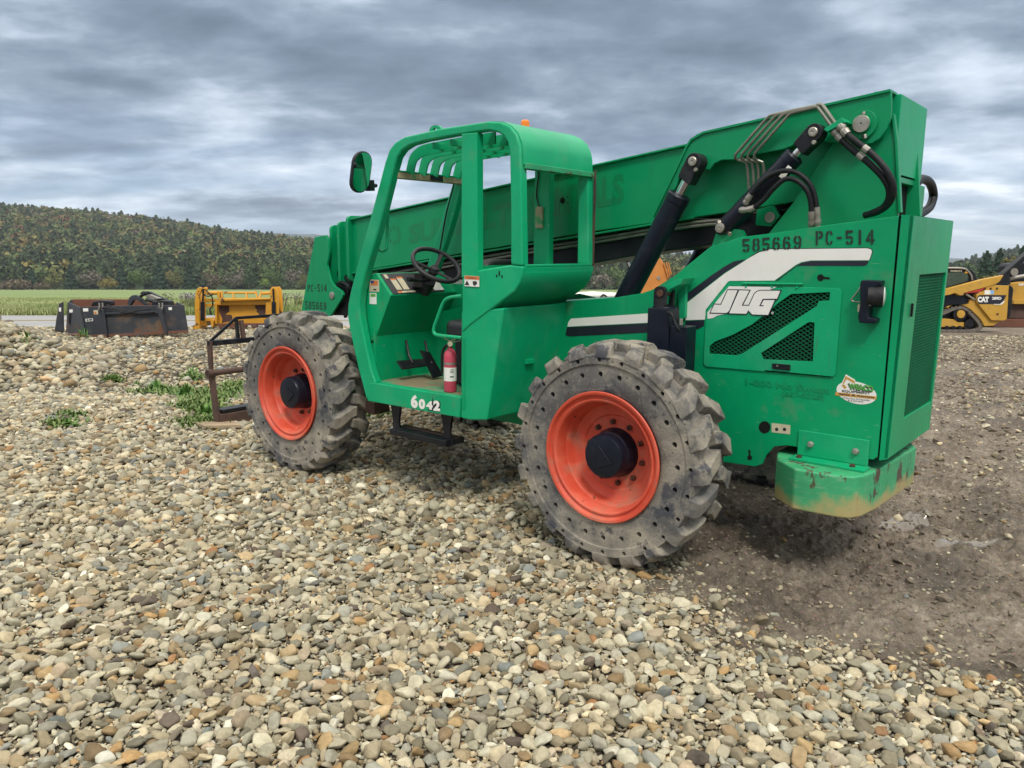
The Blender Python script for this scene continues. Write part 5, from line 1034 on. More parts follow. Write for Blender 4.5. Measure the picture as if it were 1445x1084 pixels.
# field grass strip beyond the road
def ftuft(n, y0, y1, h0, h1, x0=-1., x1=.75):
    x, y = sample(n, y0, y1, x0, x1); y = y+np.clip(x-3, 0, 200)*.35; z = height(x, y, False); nb = n*3
    base = np.repeat(np.stack([x, y, z], -1), 3, 0)+rng.normal(0, .10, (nb, 3))*[1, 1, 0]; dens = fbm(base[:, 0]*.5, base[:, 1]*.5, 3, 55)
    t = np.clip(fbm(base[:, 0]*.3, base[:, 1]*.3, 3, 66)*1.6-.3+rng.normal(0, .2, nb), 0, 1)[:, None]
    tint = np.array([.20, .27, .085])*(1-t)+np.array([.42, .42, .21])*t
    return leaves('field_grass', base, rng.uniform(h0, h1, nb)*(.5+dens), rng.uniform(.014, .03, nb), rng.uniform(0, 6.3, nb), rng.uniform(.9, 1.5, nb), tint, .3)
ftuft(40000, 32.8, 38, .16, .42)['kind'] = 'stuff'; ftuft(30000, 38, 80, .06, .18)['kind'] = 'stuff'
for u, v, c_, lb_ in ((262, 441, (.20, .15, .22), 'purple grey flowering weed standing beyond the road right of the black bucket'), (272, 443, (.22, .18, .24), 'tall seeded weed just left of the yellow grapple'), (400, 443, (.16, .13, .16), 'purple grey weed clump right of the yellow grapple'), (420, 441, (.2, .17, .17), 'dry brown weed beside the green boom head'), (238, 440, (.3, .3, .2), 'pale weed beyond the right end of the black bucket')):
    weed(u, v, .75, 70, .024, lb_, nm='roadside_weed', flower=c_, tint=((.13, .17, .06), (.28, .28, .14)))
# ------------------------------------------------------------------ HILLS AND TREES
HU = [-700, -200, 0, 50, 130, 200, 260, 330, 400, 440, 520, 700, 850, 1000, 1200, 1335, 1365, 1400, 1445, 1600, 2200]
HV = [284, 284, 290, 293, 299, 306, 314, 326, 334, 338, 343, 350, 356, 362, 372, 376, 364, 356, 347, 335, 330]
D0, D1 = 448., 940.
def hill(x, y):
    u = 722.5+FPX*x/y; v = np.interp(u, HU, HV); near = sstep(1335, 1400, u); d1 = D1+(460.-D1)*near*0
    top = CAMZ+d1*(HOR-v)/FPX-15
    t = np.clip((y-D0)/(d1-D0), 0, 1.3); t2 = sstep(0, 1, np.minimum(t, 1))*.55+np.minimum(t, 1)*.45
    return -3.4+(top+3.4)*t2*np.where(t > 1, 1-(t-1)*.4, 1)+(fbm(x*.012, y*.012, 3, 91)-.5)*7*sstep(.05, .3, t)
M['hillfloor'] = pmat('forest_floor', (.030, .040, .016), .95, var=.3, vs=.03)
xs = np.linspace(-900, 900, 150); ys = np.linspace(D0-12, 1200, 60); X, Y = np.meshgrid(xs, ys); Xs = X*(Y/700.)
F = np.array([(j*150+i, j*150+i+1, (j+1)*150+i+1, (j+1)*150+i) for j in range(59) for i in range(149)])
o = fast_mesh('hill', np.stack([Xs.ravel(), Y.ravel(), hill(Xs.ravel(), Y.ravel())], -1), F, ['hillfloor']); tag(o, kind='structure')
M['ridge'] = pmat('far_wooded_ridge', (.075, .105, .110), 1, var=.2, vs=.004, spots=[((.10, .12, .10), .01, .45, .6, .6)], spec=0)  # blue of the distance haze is put into this colour
xs = np.linspace(-3500, 3500, 300); V = []
for k, x in enumerate(xs):
    u = 722.5+FPX*x/3000; v = np.interp(u, [-800, 300, 395, 440, 560, 900, 1340, 1400, 2200], [345, 338, 331.5, 333, 340, 358, 366, 368, 366]); tp = CAMZ+3000*(HOR-v)/FPX+(fbm(np.array([x*.03]), np.array([1.]), 3, 8)[0]-.5)*9
    V += [(x, 2600, -6), (x, 3000, tp), (x, 3500, tp*.7)]
o = fast_mesh('far_ridge', V, [(i*3+j, i*3+3+j, i*3+4+j, i*3+1+j) for i in range(299) for j in range(2)], ['ridge']); tag(o, kind='structure')
m, nt, p = new_mat('foliage'); at_ = N(nt, 'ShaderNodeAttribute', attribute_name='tint'); tc = N(nt, 'ShaderNodeTexCoord').outputs['Object']
nt.links.new(at_.outputs['Color'], p.inputs['Base Color']); p.inputs['Roughness'].default_value = .75; p.inputs['Specular IOR Level'].default_value = .15
M['foliage'] = m; M['bark'] = pmat('bark', (.07, .058, .045), .9, var=.3, vs=2)
def crown_proto(n, kind, seed):
    r = np.random.default_rng(seed)
    if kind == 'con':
        z = r.beta(1.1, 1.5, n); a = r.uniform(0, 6.3, n); rad_ = (1-z)**.8*.36*(.75+.25*np.sin(z*38))*np.sqrt(r.uniform(.5, 1, n)); C = np.stack([rad_*np.cos(a), rad_*np.sin(a), .06+z*.94], -1); s = .075+.05*(1-z)
    else:
        lob = r.normal(size=(9, 3)); lob /= np.linalg.norm(lob, axis=1)[:, None]; lob = lob*[.27, .27, .24]*r.uniform(.6, 1.15, (9, 1))+[0, 0, .60]; lr_ = r.uniform(.15, .25, 9)
        k = r.integers(0, 9, n); d = r.normal(size=(n, 3)); d /= np.linalg.norm(d, axis=1)[:, None]; C = lob[k]+d*(lr_[k]*r.uniform(.75, 1.08, n))[:, None]; s = r.uniform(.040, .085, n)
    global LASTN
    if kind == 'con': LASTN = np.stack([np.cos(a), np.sin(a), np.full(n, .5)], -1)
    else: LASTN = d*.75+(C-[0, 0, .5])*1.2
    return C, s, LASTN
def crown_mesh(C, s, tint, r, nrm_=None, jitter=.5):       # leaf-clump quads at centres C with size s, facing outward
    n = len(C); nn_ = nrm_/np.linalg.norm(nrm_, axis=1)[:, None]+r.normal(size=(n, 3))*.32; nn_ /= np.linalg.norm(nn_, axis=1)[:, None]; a = np.cross(nn_, r.normal(size=(n, 3))); a /= np.linalg.norm(a, axis=1)[:, None]; b_ = np.cross(nn_, a); b_ /= np.linalg.norm(b_, axis=1)[:, None]
    a = a*s[:, None]; b_ = b_*s[:, None]; cn = np.cross(a, b_)/s[:, None]*.35
    V = np.stack([C-a*r.uniform(.6, 1.2, (n, 1)), C-b_*r.uniform(.6, 1.2, (n, 1))+cn, C+a*r.uniform(.6, 1.2, (n, 1)), C+b_*r.uniform(.6, 1.2, (n, 1))+cn], 1).reshape(-1, 3)
    F = np.arange(n*4).reshape(-1, 4); c4 = np.repeat(np.concatenate([tint, np.ones((n, 1))], 1), 4, 0); return V, F, c4
PAL = {'dark': (.040, .070, .028), 'con': (.024, .050, .028), 'green': (.075, .120, .038), 'olive': (.120, .125, .042), 'yellow': (.19, .155, .045), 'rust': (.165, .115, .045), 'red': (.17, .060, .035), 'brown': (.115, .090, .060), 'grey': (.145, .128, .105), 'lime': (.16, .22, .05)}
NP = 95
protos = [crown_proto(NP, 'dec', 100+k) for k in range(10)]; cprotos = [crown_proto(NP, 'con', 200+k) for k in range(5)]
def hill_forest(ranges, n, name, hmin=11, hmax=19, y0=D0+6, y1=D1+40):
    Vs, Fs, Cs = [], [], []; off = 0; Y = rng.uniform(y0**1.3, y1**1.3, n)**(1/1.3)
    for i in range(n):
        a, b_ = ranges[i % len(ranges)]; y = Y[i]; x = (rng.uniform(a, b_)-722.5)/FPX*y; z = float(hill(np.array([x]), np.array([y]))[0])
        pz = float(fbm(np.array([x*.02]), np.array([y*.012]), 3, 123)[0]); low = 1-sstep(D0, D0+170, y); rdm = rng.uniform()
        if rdm < .15+.55*low+(pz-.5)*.9: kd = 'con' if rng.uniform() < .7 else 'dark'
        else: kd = rng.choice(['green', 'olive', 'dark', 'yellow', 'rust', 'red', 'brown', 'grey'], p=[.28, .30, .16, .05, .10, .012, .07, .028])
        if name == 'right_wood': kd = rng.choice(['con', 'dark', 'green', 'olive'], p=[.6, .2, .12, .08])
        con = kd == 'con'; C, s, NN = (cprotos if con else protos)[rng.integers(0, 5 if con else 10)]; h = rng.uniform(hmin, hmax)*(1.05 if con else .95); an = rng.uniform(0, 6.3)
        w = h*(1 if con else rng.uniform(.85, 1.15)); c_ = np.stack([(C[:, 0]*cos(an)-C[:, 1]*sin(an))*w, (C[:, 0]*sin(an)+C[:, 1]*cos(an))*w, C[:, 2]*h-1.2], -1)+[x, y, z]
        t0 = (np.array(PAL[kd])*.95+np.array([.12, .12, .05])*.25)*rng.uniform(.8, 1.2); tint = t0*rng.uniform(.88, 1.12, (NP, 1)); NN = np.stack([NN[:, 0]*cos(an)-NN[:, 1]*sin(an), NN[:, 0]*sin(an)+NN[:, 1]*cos(an), NN[:, 2]], -1); V, F, c4 = crown_mesh(c_, s*h*1.35, tint, rng, NN); Vs.append(V); Fs.append(F+off); Cs.append(c4); off += len(V)
    o = fast_mesh(name, np.concatenate(Vs), np.concatenate(Fs), ['foliage'], [('tint', 'POINT', 'FLOAT_COLOR', np.concatenate(Cs))], False); o['kind'] = 'stuff'; return o
hill_forest([(-60, 500), (-60, 500), (-60, 500), (730, 980)], 8800, 'hillside_forest', 10, 18)
hill_forest([(1325, 1560)], 800, 'right_wood', 10, 17, D0+4, D1)
def tree(u, top, D, wpx, kind, label, grp, cat='tree', base=None, n=420, zb=None):
    q = at(u, 400, D); z0 = float(height([q.x], [q.y], False)[0]) if zb is None else zb; zt_ = CAMZ+D*(HOR-top)/FPX; h = zt_-z0; w = wpx*D/FPX/.80 if kind != 'con' else wpx*D/FPX/.68
    e = empty('conifer_tree' if kind == 'con' else ('bush' if cat == 'bush' else 'leafy_tree'), None, (q.x, q.y, z0)); tag(e, label, cat, grp)
    C, s, NN = crown_proto(n, 'con' if kind == 'con' else 'dec', int(rng.integers(1e6))); C = C.copy()
    if kind != 'con': C[:, 2] = (C[:, 2]-.12)/.88 if cat != 'bush' else (C[:, 2]-.22)/.78; C[:, 2] = np.clip(C[:, 2]/max(C[:, 2].max(), .01), .02, 1)
    C = C*[w, w, h]; tint = np.array(PAL[kind])*rng.uniform(.65, 1.4, (n, 1)); V, F, c4 = crown_mesh(C, s*max(h, w)*(.62), tint, rng, NN)
    o = fast_mesh('crown', V, F, ['foliage'], [('tint', 'POINT', 'FLOAT_COLOR', c4)], False); o.parent = e
    c = MB(); c.tube([(0, 0, -.3), (0, 0, h*.35), (w*.02, 0, h*.7)], [h*.022+.03, h*.016+.02, .03], 7)
    for k in range(4): a = k*1.7; c.tube([(0, 0, h*(.25+.08*k)), (cos(a)*w*.22, sin(a)*w*.22, h*(.45+.09*k))], [h*.009+.01, .01], 5)
    c.build('trunk', 'bark', e); return e
GT = None
for a in [(191, 379, 425, 32, 'green', 'round mid green tree at the field edge above the right half of the black bucket'), (151, 391, 418, 26, 'yellow', 'small yellow olive tree at the field edge above the middle of the black bucket'), (125, 381, 428, 34, 'grey', 'bare grey brown tree at the field edge left of the small yellow tree'), (77, 384, 424, 30, 'olive', 'olive tree at the field edge above the left end of the black bucket'),
          (45, 378, 432, 22, 'con', 'dark conifer at the field edge left of the olive tree'), (100, 372, 436, 20, 'con', 'tall dark conifer between the olive tree and the bare grey tree'), (225, 368, 436, 24, 'con', 'tall dark conifer right of the round mid green tree'), (245, 384, 426, 22, 'olive', 'olive tree at the field edge between two dark conifers'), (268, 372, 434, 20, 'con', 'dark conifer at the field edge just left of the yellow grapple'),
          (300, 380, 428, 30, 'brown', 'brownish tree at the field edge above the left part of the yellow grapple'), (330, 385, 426, 26, 'grey', 'grey leafless tree at the field edge above the yellow grapple'), (352, 374, 436, 24, 'dark', 'dark green tree behind the lime green tree'), (374, 393, 416, 16, 'lime', 'small lime green tree at the field edge above the right end of the yellow grapple'), (386, 377, 430, 26, 'green', 'mid green tree right behind the small lime tree'),
          (412, 380, 428, 30, 'grey', 'pale leafless tree at the field edge left of the boom head'), (428, 386, 420, 20, 'olive', 'olive tree at the field edge touching the green boom head'), (172, 370, 438, 20, 'con', 'dark conifer behind and left of the round mid green tree'), (868, 372, 418, 34, 'green', 'light green tree seen between the cab and the lift cylinder'), (843, 366, 430, 30, 'dark', 'dark tree seen just right of the cab'),
          (889, 362, 432, 26, 'con', 'conifer seen behind the left side of the lift cylinder'), (852, 386, 410, 34, 'grey', 'grey brown bush line tree low between the cab and the lift cylinder'), (945, 366, 425, 30, 'olive', 'olive tree seen between the two lift cylinders')]: tree(*a, None)
for a in [(20, 395, 415, 60, 'brown', 'long low brown thicket at the far left field edge'), (60, 399, 412, 26, 'brown', 'low brown bush left of the olive tree')]: tree(*a, None, 'bush')
for a in [(1425, 363, 150, 30, 'yellow', 'orange yellow tree standing behind the track loader'), (1362, 372, 190, 30, 'dark', 'dark green tree just right of the engine housing'), (1390, 356, 200, 34, 'con', 'dark conifer left of the orange yellow tree'), (1408, 352, 205, 26, 'con', 'tallest dark conifer above the loader arm'), (1440, 348, 200, 34, 'con', 'dark conifer at the right edge behind the orange tree')]: tree(*a, None)
for a in [(1362, 388, 110, 40, 'green', 'green bush behind the loader cab'), (1395, 385, 105, 46, 'olive', 'olive bush behind the loader arm'), (1435, 384, 100, 44, 'yellow', 'yellowish bush behind the excavator arm')]: tree(*a, None, 'bush')

# ------------------------------------------------------------------ BACKGROUND MACHINES
M['cat'] = pmat('loader_yellow', (.52, .29, .035), .5, var=.12, vs=3, spots=[((.2, .13, .07), 3, .55, .75, .6), (DUST, 8, .55, .7, .4)], bump=.1)
M['yellow'] = pmat('worn_yellow_paint', (.60, .29, .02), .5, var=.12, vs=4, spots=[((.075, .04, .03), 2.6, .60, .615, .95), (DUST, 8, .62, .75, .3)], bump=.1)
M['bktgrey'] = pmat('worn_charcoal_paint', (.030, .034, .042), .55, var=.2, vs=3, spots=[((.15, .085, .055), 1.9, .56, .66, .75), ((.09, .085, .08), 6, .55, .7, .5)], bump=.12)
M['bktworn'] = pmat('rust_worn_charcoal', (.034, .038, .045), .6, var=.2, vs=3, spots=[((.15, .10, .065), 1.6, .49, .58, .85), ((.15, .065, .035), 3.2, .56, .62, .8)], bump=.12)
M['bktrust'] = pmat('rusty_bucket_steel', (.16, .062, .035), .8, var=.25, vs=3, spots=[((.08, .08, .085), 3, .5, .65, .7)], bump=.2)
M['bktrust2'] = pmat('dark_brown_rust', (.075, .036, .028), .8, var=.25, vs=8)
M['crane'] = pmat('machine_orange', (.55, .21, .04), .5, var=.15, vs=3, spots=[((.2, .1, .05), 4, .6, .7, .5)])
M['redcyl'] = pmat('red_cylinder', (.42, .03, .025), .5, var=.1)
M['trackrub'] = pmat('muddy_track', (.14, .12, .10), .9, var=.3, vs=12, bump=.4)
def W_(D, pts): return [(lambda q: (q.x, q.z))(at(u, v, D)) for u, v in pts]
def slab(D, pts, y0, y1, name, mat, parent, bev=.01, holes=()):      # outline measured at distance D, given real depth from D+y0 to D+y1 in the thing's frame
    c = MB(); o = parent.location; c.prism([(x-o.x, z-o.z) for x, z in W_(D, pts)], y0+D-o.y, y1+D-o.y, [[(x-o.x, z-o.z) for x, z in W_(D, h)] for h in holes]); return c.build(name, mat, parent, bevel=bev)
def rel(parent, D, u, v, dy=0): return at(u, v, D)+Vector((0, dy, 0))-parent.location
def tubep(parent, D, pts, r, name, mat, dy=0, n=8): c = MB(); c.tube([rel(parent, D, u, v, dy) for u, v in pts], r, n); return c.build(name, mat, parent)
# black grapple bucket
D = 15.5; B = empty('grapple_bucket', None, at(160, 475, D)); tag(B, 'worn charcoal grapple bucket with rusty inside lying open on the gravel at left', 'bucket')
k = lambda x, y: (60+x*.1522, 390+y*.1522)
slab(D, [k(*q) for q in ((350, 285), (600, 275), (1305, 265), (1345, 515), (1180, 528), (600, 555), (420, 567), (400, 540))], 0, .03, 'back_plate', 'bktgrey', B)
slab(D, [k(*q) for q in ((600, 350), (1135, 335), (1165, 520), (620, 545))], -.035, -.004, 'stiffener_panel', 'bktworn', B, .01)
for q in (((585, 278), (600, 350), (625, 550), (607, 552), (575, 300)), ((1085, 275), (1130, 335), (1175, 525), (1155, 527), (1075, 300))): slab(D, [k(*a) for a in q], -.10, 0, 'stiffener', 'bktgrey', B, .005)
slab(D, [k(*q) for q in ((600, 335), (1135, 322), (1138, 340), (602, 354))], -.09, -.0, 'stiffener', 'bktgrey', B, .005)
slab(D, [k(*q) for q in ((410, 545), (1345, 500), (1350, 522), (415, 572))], -.04, .02, 'cutting_edge', 'bktrust', B, .004)
slab(D, [k(*q) for q in ((215, 535), (400, 545), (415, 570), (345, 560))], -.02, 1.0, 'floor_plate', 'bktrust', B, .004)
slab(D+.95, [k(*q) for q in ((275, 213), (800, 213), (960, 240), (1240, 250), (1270, 470), (300, 480))], 0, .03, 'far_plate', 'bktrust', B)
def yslab(D0_, D1_, q0, q1, th, name, mat, par):                     # side plate running away from the viewer
    c = MB(); a = [rel(par, D0_, *k(*p_)) for p_ in q0]; b_ = [rel(par, D1_, *k(*p_)) for p_ in q1]; P = a+b_[::-1]; c.loft(P, [p_+Vector((th, 0, 0)) for p_ in P]); return c.build(name, mat, par, bevel=.004)
yslab(D, D+.95, [(345, 288), (405, 560)], [(232, 240), (215, 530)], .03, 'side_plate', 'bktgrey', B)
yslab(D, D+.95, [(1300, 268), (1340, 512)], [(1240, 240), (1255, 450)], .03, 'side_plate', 'bktgrey', B)
slab(D+1.0, [k(*q) for q in ((110, 512), (125, 400), (150, 255), (185, 237), (192, 515))], 0, .05, 'end_plate', 'bktgrey', B); slab(D+1.0, [k(*q) for q in ((230, 250), (262, 217), (280, 217), (285, 300), (235, 300))], 0, .05, 'end_plate', 'bktgrey', B)
slab(D+.7, [k(*q) for q in ((240, 345), (310, 345), (312, 460), (270, 480), (240, 430))], 0, .2, 'cylinder_box', 'black', B); slab(D+.62, [k(*q) for q in ((248, 308), (326, 308), (326, 336), (248, 336))], 0, .03, 'maker_plate', 'white', B, .002)
# grapple arms lying over the top right
arc = [(785, 250), (800, 200), (825, 178), (860, 172), (895, 190), (930, 222), (975, 262), (945, 268), (905, 240), (870, 222), (840, 225), (815, 268), (800, 275)]
slab(D+.35, [k(*q) for q in arc], 0, .10, 'grapple_arm', 'bktgrey', B, .01); slab(D+.55, [k(*q) for q in ((900, 160), (925, 138), (985, 142), (1180, 235), (1185, 262), (1150, 262), (960, 190))], 0, .12, 'grapple_arm', 'black', B, .01)
slab(D+.40, [k(*q) for q in ((950, 182), (990, 168), (1085, 205), (1060, 215), (985, 212))], 0, .12, 'arm_cover', 'zinc', B, .005)
tubep(B, D+.3, [k(905, 190), k(960, 150)], .03, 'cylinder', 'black'); tubep(B, D+.2, [k(960, 215), k(1090, 250)], .035, 'cylinder', 'black')
for x0_ in (455, 1010):
    slab(D+.1, [k(x0_, 275), k(x0_+20, 235), k(x0_+90, 222), k(x0_+180, 228), k(x0_+185, 272)], -.05, .15, 'hinge_block', 'black', B, .02)
    for dx in (70, 100): tubep(B, D-.06, [k(x0_+dx, 245), k(x0_+dx+4, 275), k(x0_+dx-4, 310)], .016, 'hydraulic_fitting', 'zinc')
for pts in (((620, 262), (690, 290), (760, 330), (840, 335), (900, 320), (1030, 300)), ((560, 290), (680, 300), (800, 318), (930, 345), (1060, 330))):
    c = MB(); c.tube(smoothp([rel(B, D, *k(*q), dy=-.10) for q in pts]), .011, 7); c.build('hydraulic_hose', 'hose', B)
for q, mt in (([(375, 298), (422, 296), (424, 325), (378, 327)], 'white'), ([(472, 315), (512, 313), (516, 352), (476, 354)], 'paper'), ([(398, 395), (465, 390), (467, 415), (400, 420)], 'white'), ([(1165, 290), (1198, 285), (1200, 312), (1172, 314)], 'white'), ([(1090, 288), (1112, 286), (1114, 305), (1094, 307)], 'white'), ([(150, 290), (172, 290), (172, 328), (152, 325)], 'white')):
    slab(D-.006 if q[0][0] > 200 else D+.99, [k(*a) for a in q], 0, .005, 'sticker', mt, B, 0)
slab(D-.012, [k(*a) for a in ((405, 400), (425, 398), (425, 412), (408, 413))], 0, .003, 'sticker_print', 'ink', B, 0); slab(D-.012, [k(*a) for a in ((432, 397), (458, 395), (459, 409), (433, 411))], 0, .003, 'sticker_print', 'ink', B, 0); slab(D-.012, [k(*a) for a in ((478, 330), (498, 328), (499, 346), (480, 347))], 0, .003, 'sticker_print', 'orange_ink', B, 0)
# yellow grapple attachment
D = 17.5; B = empty('yellow_grapple', None, at(337, 463, D)); tag(B, 'yellow grapple attachment with rust patches standing on the gravel before the road', 'grapple')
k = lambda x, y: (270+x*.09689, 390+y*.09689)
YM = 'yellow'
slab(D, [k(*q) for q in ((375, 400), (1185, 395), (1190, 590), (1080, 690), (375, 695))], .1, .14, 'centre_plate', YM, B)
slab(D, [k(*q) for q in ((350, 330), (1190, 325), (1190, 365), (1090, 385), (1095, 412), (370, 420), (345, 405))], -.02, .12, 'top_plate', YM, B)
slab(D, [k(*q) for q in ((430, 318), (1170, 312), (1175, 340), (435, 365))], -.12, -.02, 'cross_beam', YM, B, .02)
slab(D, [k(*q) for q in ((160, 330), (350, 325), (350, 375), (160, 380))], 0, .1, 'cross_beam', YM, B, .01); slab(D, [k(*q) for q in ((160, 400), (350, 400), (350, 440), (160, 450))], 0, .1, 'cross_beam', YM, B, .01)
slab(D, [k(*q) for q in ((360, 400), (385, 400), (385, 690), (360, 690))], -.06, .14, 'stiffener', YM, B, .005); slab(D, [k(*q) for q in ((1095, 360), (1185, 350), (1190, 600), (1090, 600))], -.06, .1, 'stiffener', YM, B, .01)
for pts in (((95, 750), (85, 400), (100, 230), (120, 180), (160, 155), (195, 170), (180, 235), (160, 260), (160, 640), (165, 750)), ((1210, 560), (1170, 260), (1180, 180), (1200, 155), (1250, 150), (1280, 200), (1298, 400), (1300, 700), (1230, 720))):
    slab(D, [k(*q) for q in pts], -.15, -.08, 'side_arm', YM, B, .015); slab(D, [k(*q) for q in pts], .15, .22, 'side_arm', YM, B, .015)
slab(D, [k(*q) for q in ((60, 720), (90, 700), (160, 720), (165, 765), (70, 765))], -.18, .3, 'foot', YM, B, .01)
tubep(B, D, [k(230, 245), k(400, 240)], .045, 'pivot_tube', YM); tubep(B, D, [k(465, 240), k(930, 240)], .024, 'top_rail', YM, .05); tubep(B, D, [k(1030, 250), k(1200, 240)], .035, 'pivot_tube', YM)
for a, b_ in (((430, 215), (460, 320)), ((600, 235), (620, 320)), ((790, 235), (815, 320)), ((925, 215), (965, 315)), ((1010, 215), (1000, 320))):
    c = MB(); c.bar(rel(B, D, *k(*a), dy=.05), rel(B, D, *k(*b_), dy=-.02), .03, .05, up=(0, 1, 0)); c.build('tine', YM, B, bevel=.004)
slab(D, [k(*q) for q in ((385, 210), (425, 225), (425, 320), (390, 320))], -.05, .1, 'pivot_bracket', YM, B, .01)
c = MB(); c.cyl(rel(B, D, *k(215, 370), dy=-.2), rel(B, D, *k(215, 640), dy=-.2), .045); c.cyl(rel(B, D, *k(230, 180), dy=-.2), rel(B, D, *k(218, 370), dy=-.2), .02); c.build('cylinder', 'black', B)
c = MB(); c.cyl(rel(B, D, *k(1240, 370), dy=-.2), rel(B, D, *k(1240, 540), dy=-.2), .045); c.cyl(rel(B, D, *k(1232, 180), dy=-.2), rel(B, D, *k(1240, 370), dy=-.2), .02); c.build('cylinder', 'black', B)
for pts in (((230, 190), (290, 250), (330, 300), (340, 420), (300, 480), (320, 560)), ((190, 180), (210, 260), (280, 290), (350, 260))):
    c = MB(); c.tube(smoothp([rel(B, D, *k(*q), dy=-.12) for q in pts]), .014, 7); c.build('hydraulic_hose', 'hose', B)
slab(D, [k(*q) for q in ((160, 610), (300, 600), (350, 640), (340, 740), (320, 740), (300, 650), (240, 650), (240, 720), (220, 720), (205, 660), (160, 670))], -.1, .2, 'lower_bracket', YM, B, .01)
for q in (((385, 430), (525, 432), (530, 520), (490, 540), (480, 560), (560, 565), (575, 600), (570, 650), (500, 665), (420, 680), (430, 620), (400, 560), (385, 520)), ((905, 425), (1095, 420), (1085, 500), (1055, 545), (1080, 590), (1070, 605), (900, 605), (960, 560), (965, 545), (925, 520), (940, 490), (915, 470))): slab(D, [k(*a) for a in q], .094, .099, 'rust_patch', 'bktrust2', B, 0)
for xx in (400, 560, 720, 880): slab(D, [k(xx, 700), k(xx+60, 695), k(xx+90, 740), k(xx+20, 745)], -.1, .1, 'tooth', 'bktrust', B, .005)
slab(D, [k(*q) for q in ((385, 690), (1080, 685), (1080, 712), (385, 720))], -.02, .12, 'lower_edge', 'bktrust', B, .005)
# track loader at the right
D = 24.; B = empty('track_loader', None, at(1385, 468, D)); tag(B, 'yellow compact track loader with black cab seen behind the green machine at right', 'track loader')
k = lambda x, y: (1320+x*.1291, 340+y*.1291)
tk = [k(*q) for q in ((-160, 960), (-200, 900), (-180, 840), (130, 755), (200, 725), (290, 715), (345, 735), (400, 790), (470, 860), (512, 930), (500, 975), (440, 997), (180, 1000), (-130, 985))]
tki = [k(*q) for q in ((-130, 930), (-140, 890), (140, 790), (220, 752), (290, 745), (330, 762), (385, 815), (450, 885), (478, 930), (465, 955), (420, 968), (150, 970), (-110, 955))]
slab(D, tk, 0, .38, 'track', 'trackrub', B, .01, holes=[tki])
# pads proud of the belt
ptsw = W_(D, tk); c = MB()
for i in range(len(ptsw)):
    a, b_ = Vector(ptsw[i]), Vector(ptsw[(i+1) % len(ptsw)]); L = (b_-a).length; nn = max(1, int(L/.09)); nrm2 = Vector(((b_-a).y, -(b_-a).x)).normalized()
    for j in range(nn):
        q = a+(b_-a)*((j+.5)/nn); e2 = (b_-a).normalized()*.025; o = B.location; pp = [q-e2, q+e2, q+e2+nrm2*.025*-1, q-e2-nrm2*.025]; c.prism([(t.x-o.x, t.y-o.z) for t in pp], D-.01-o.y, D+.39-o.y)
c.build('track_pads', 'trackrub', B)
slab(D, [k(*q) for q in ((-100, 860), (120, 850), (230, 860), (260, 890), (430, 895), (430, 930), (390, 945), (-110, 945))], .06, .34, 'track_frame', 'cat', B, .02)
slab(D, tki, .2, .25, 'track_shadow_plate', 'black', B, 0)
c = MB(); c.lathe_at([(0, .20), (.08, .20), (.085, .1)], rel(B, D, *k(275, 800), dy=.10), (0, -1, 0), 24); w = c.build('sprocket', 'black', B); c = MB(); c.lathe_at([(0, .12), (.03, .12), (.035, .06)], rel(B, D, *k(278, 800), dy=.015), (0, -1, 0), 20); c.build('sprocket_hub', 'cat', w)
c = MB(); c.lathe_at([(0, .13), (.08, .13)], rel(B, D, *k(370, 905), dy=.08), (0, -1, 0), 20); c.build('idler_wheel', 'black', B)
for xx in (130, 200, 270, 340): c = MB(); c.lathe_at([(0, .06), (.08, .06)], rel(B, D, *k(xx, 950), dy=.08), (0, -1, 0), 14); c.build('track_roller', 'black', B)
slab(D, [k(*q) for q in ((-200, 560), (140, 590), (180, 575), (300, 590), (430, 680), (370, 700), (200, 700), (100, 730), (-200, 780))], .1, 1.5, 'chassis', 'navy', B)
slab(D, [k(*q) for q in ((380, 662), (430, 640), (600, 860), (760, 850), (640, 930), (540, 935), (500, 860), (400, 760), (330, 715), (200, 705), (130, 740), (140, 715), (370, 690))], .02, .9, 'fender', 'cat', B, .02)
slab(D, [k(*q) for q in ((435, 590), (540, 500), (560, 480), (800, 490), (808, 510), (770, 850), (740, 872), (600, 868), (440, 670))], -.06, .12, 'rear_tower', 'cat', B, .015)
slab(D, [k(*q) for q in ((790, 485), (822, 500), (835, 530), (805, 800), (785, 850), (770, 850))], -.08, .12, 'tower_rack', 'black', B, .01)
slab(D, [k(*q) for q in ((-160, 560), (145, 515), (500, 420), (730, 375), (690, 440), (640, 478), (300, 570), (290, 595), (250, 598), (200, 570), (140, 590), (-160, 640))], -.08, .1, 'lift_arm', 'cat', B, .015)
slab(D, [k(*q) for q in ((310, 550), (540, 505), (545, 530), (490, 560), (320, 575))], -.06, .06, 'lift_cylinder', 'redcyl', B, .01); tubep(B, D, [k(330, 580), k(430, 645)], .03, 'link_bar', 'zinc')
cab_o = [k(*q) for q in ((-200, 300), (360, 297), (400, 315), (440, 360), (460, 430), (440, 450), (150, 530), (-200, 600))]
slab(D+.3, cab_o, 0, 1.2, 'cab', 'black', B, .03)
slab(D+.28, [k(*q) for q in ((-160, 350), (330, 345), (360, 380), (350, 440), (140, 505), (-160, 560))], 0, .01, 'cab_window', pmat('cab_screen', (.05, .075, .05), .3), B, 0)
c = MB(); c.tube(smoothp([rel(B, D, *k(*q), dy=.27) for q in ((150, 295), (340, 298), (400, 320), (445, 375), (458, 430))]), .03, 8); c.build('cab_rail', 'zinc', B)
slab(D+.27, [k(*q) for q in ((322, 335), (362, 335), (362, 355), (322, 355))], 0, .008, 'sticker', 'yellow', B, 0)
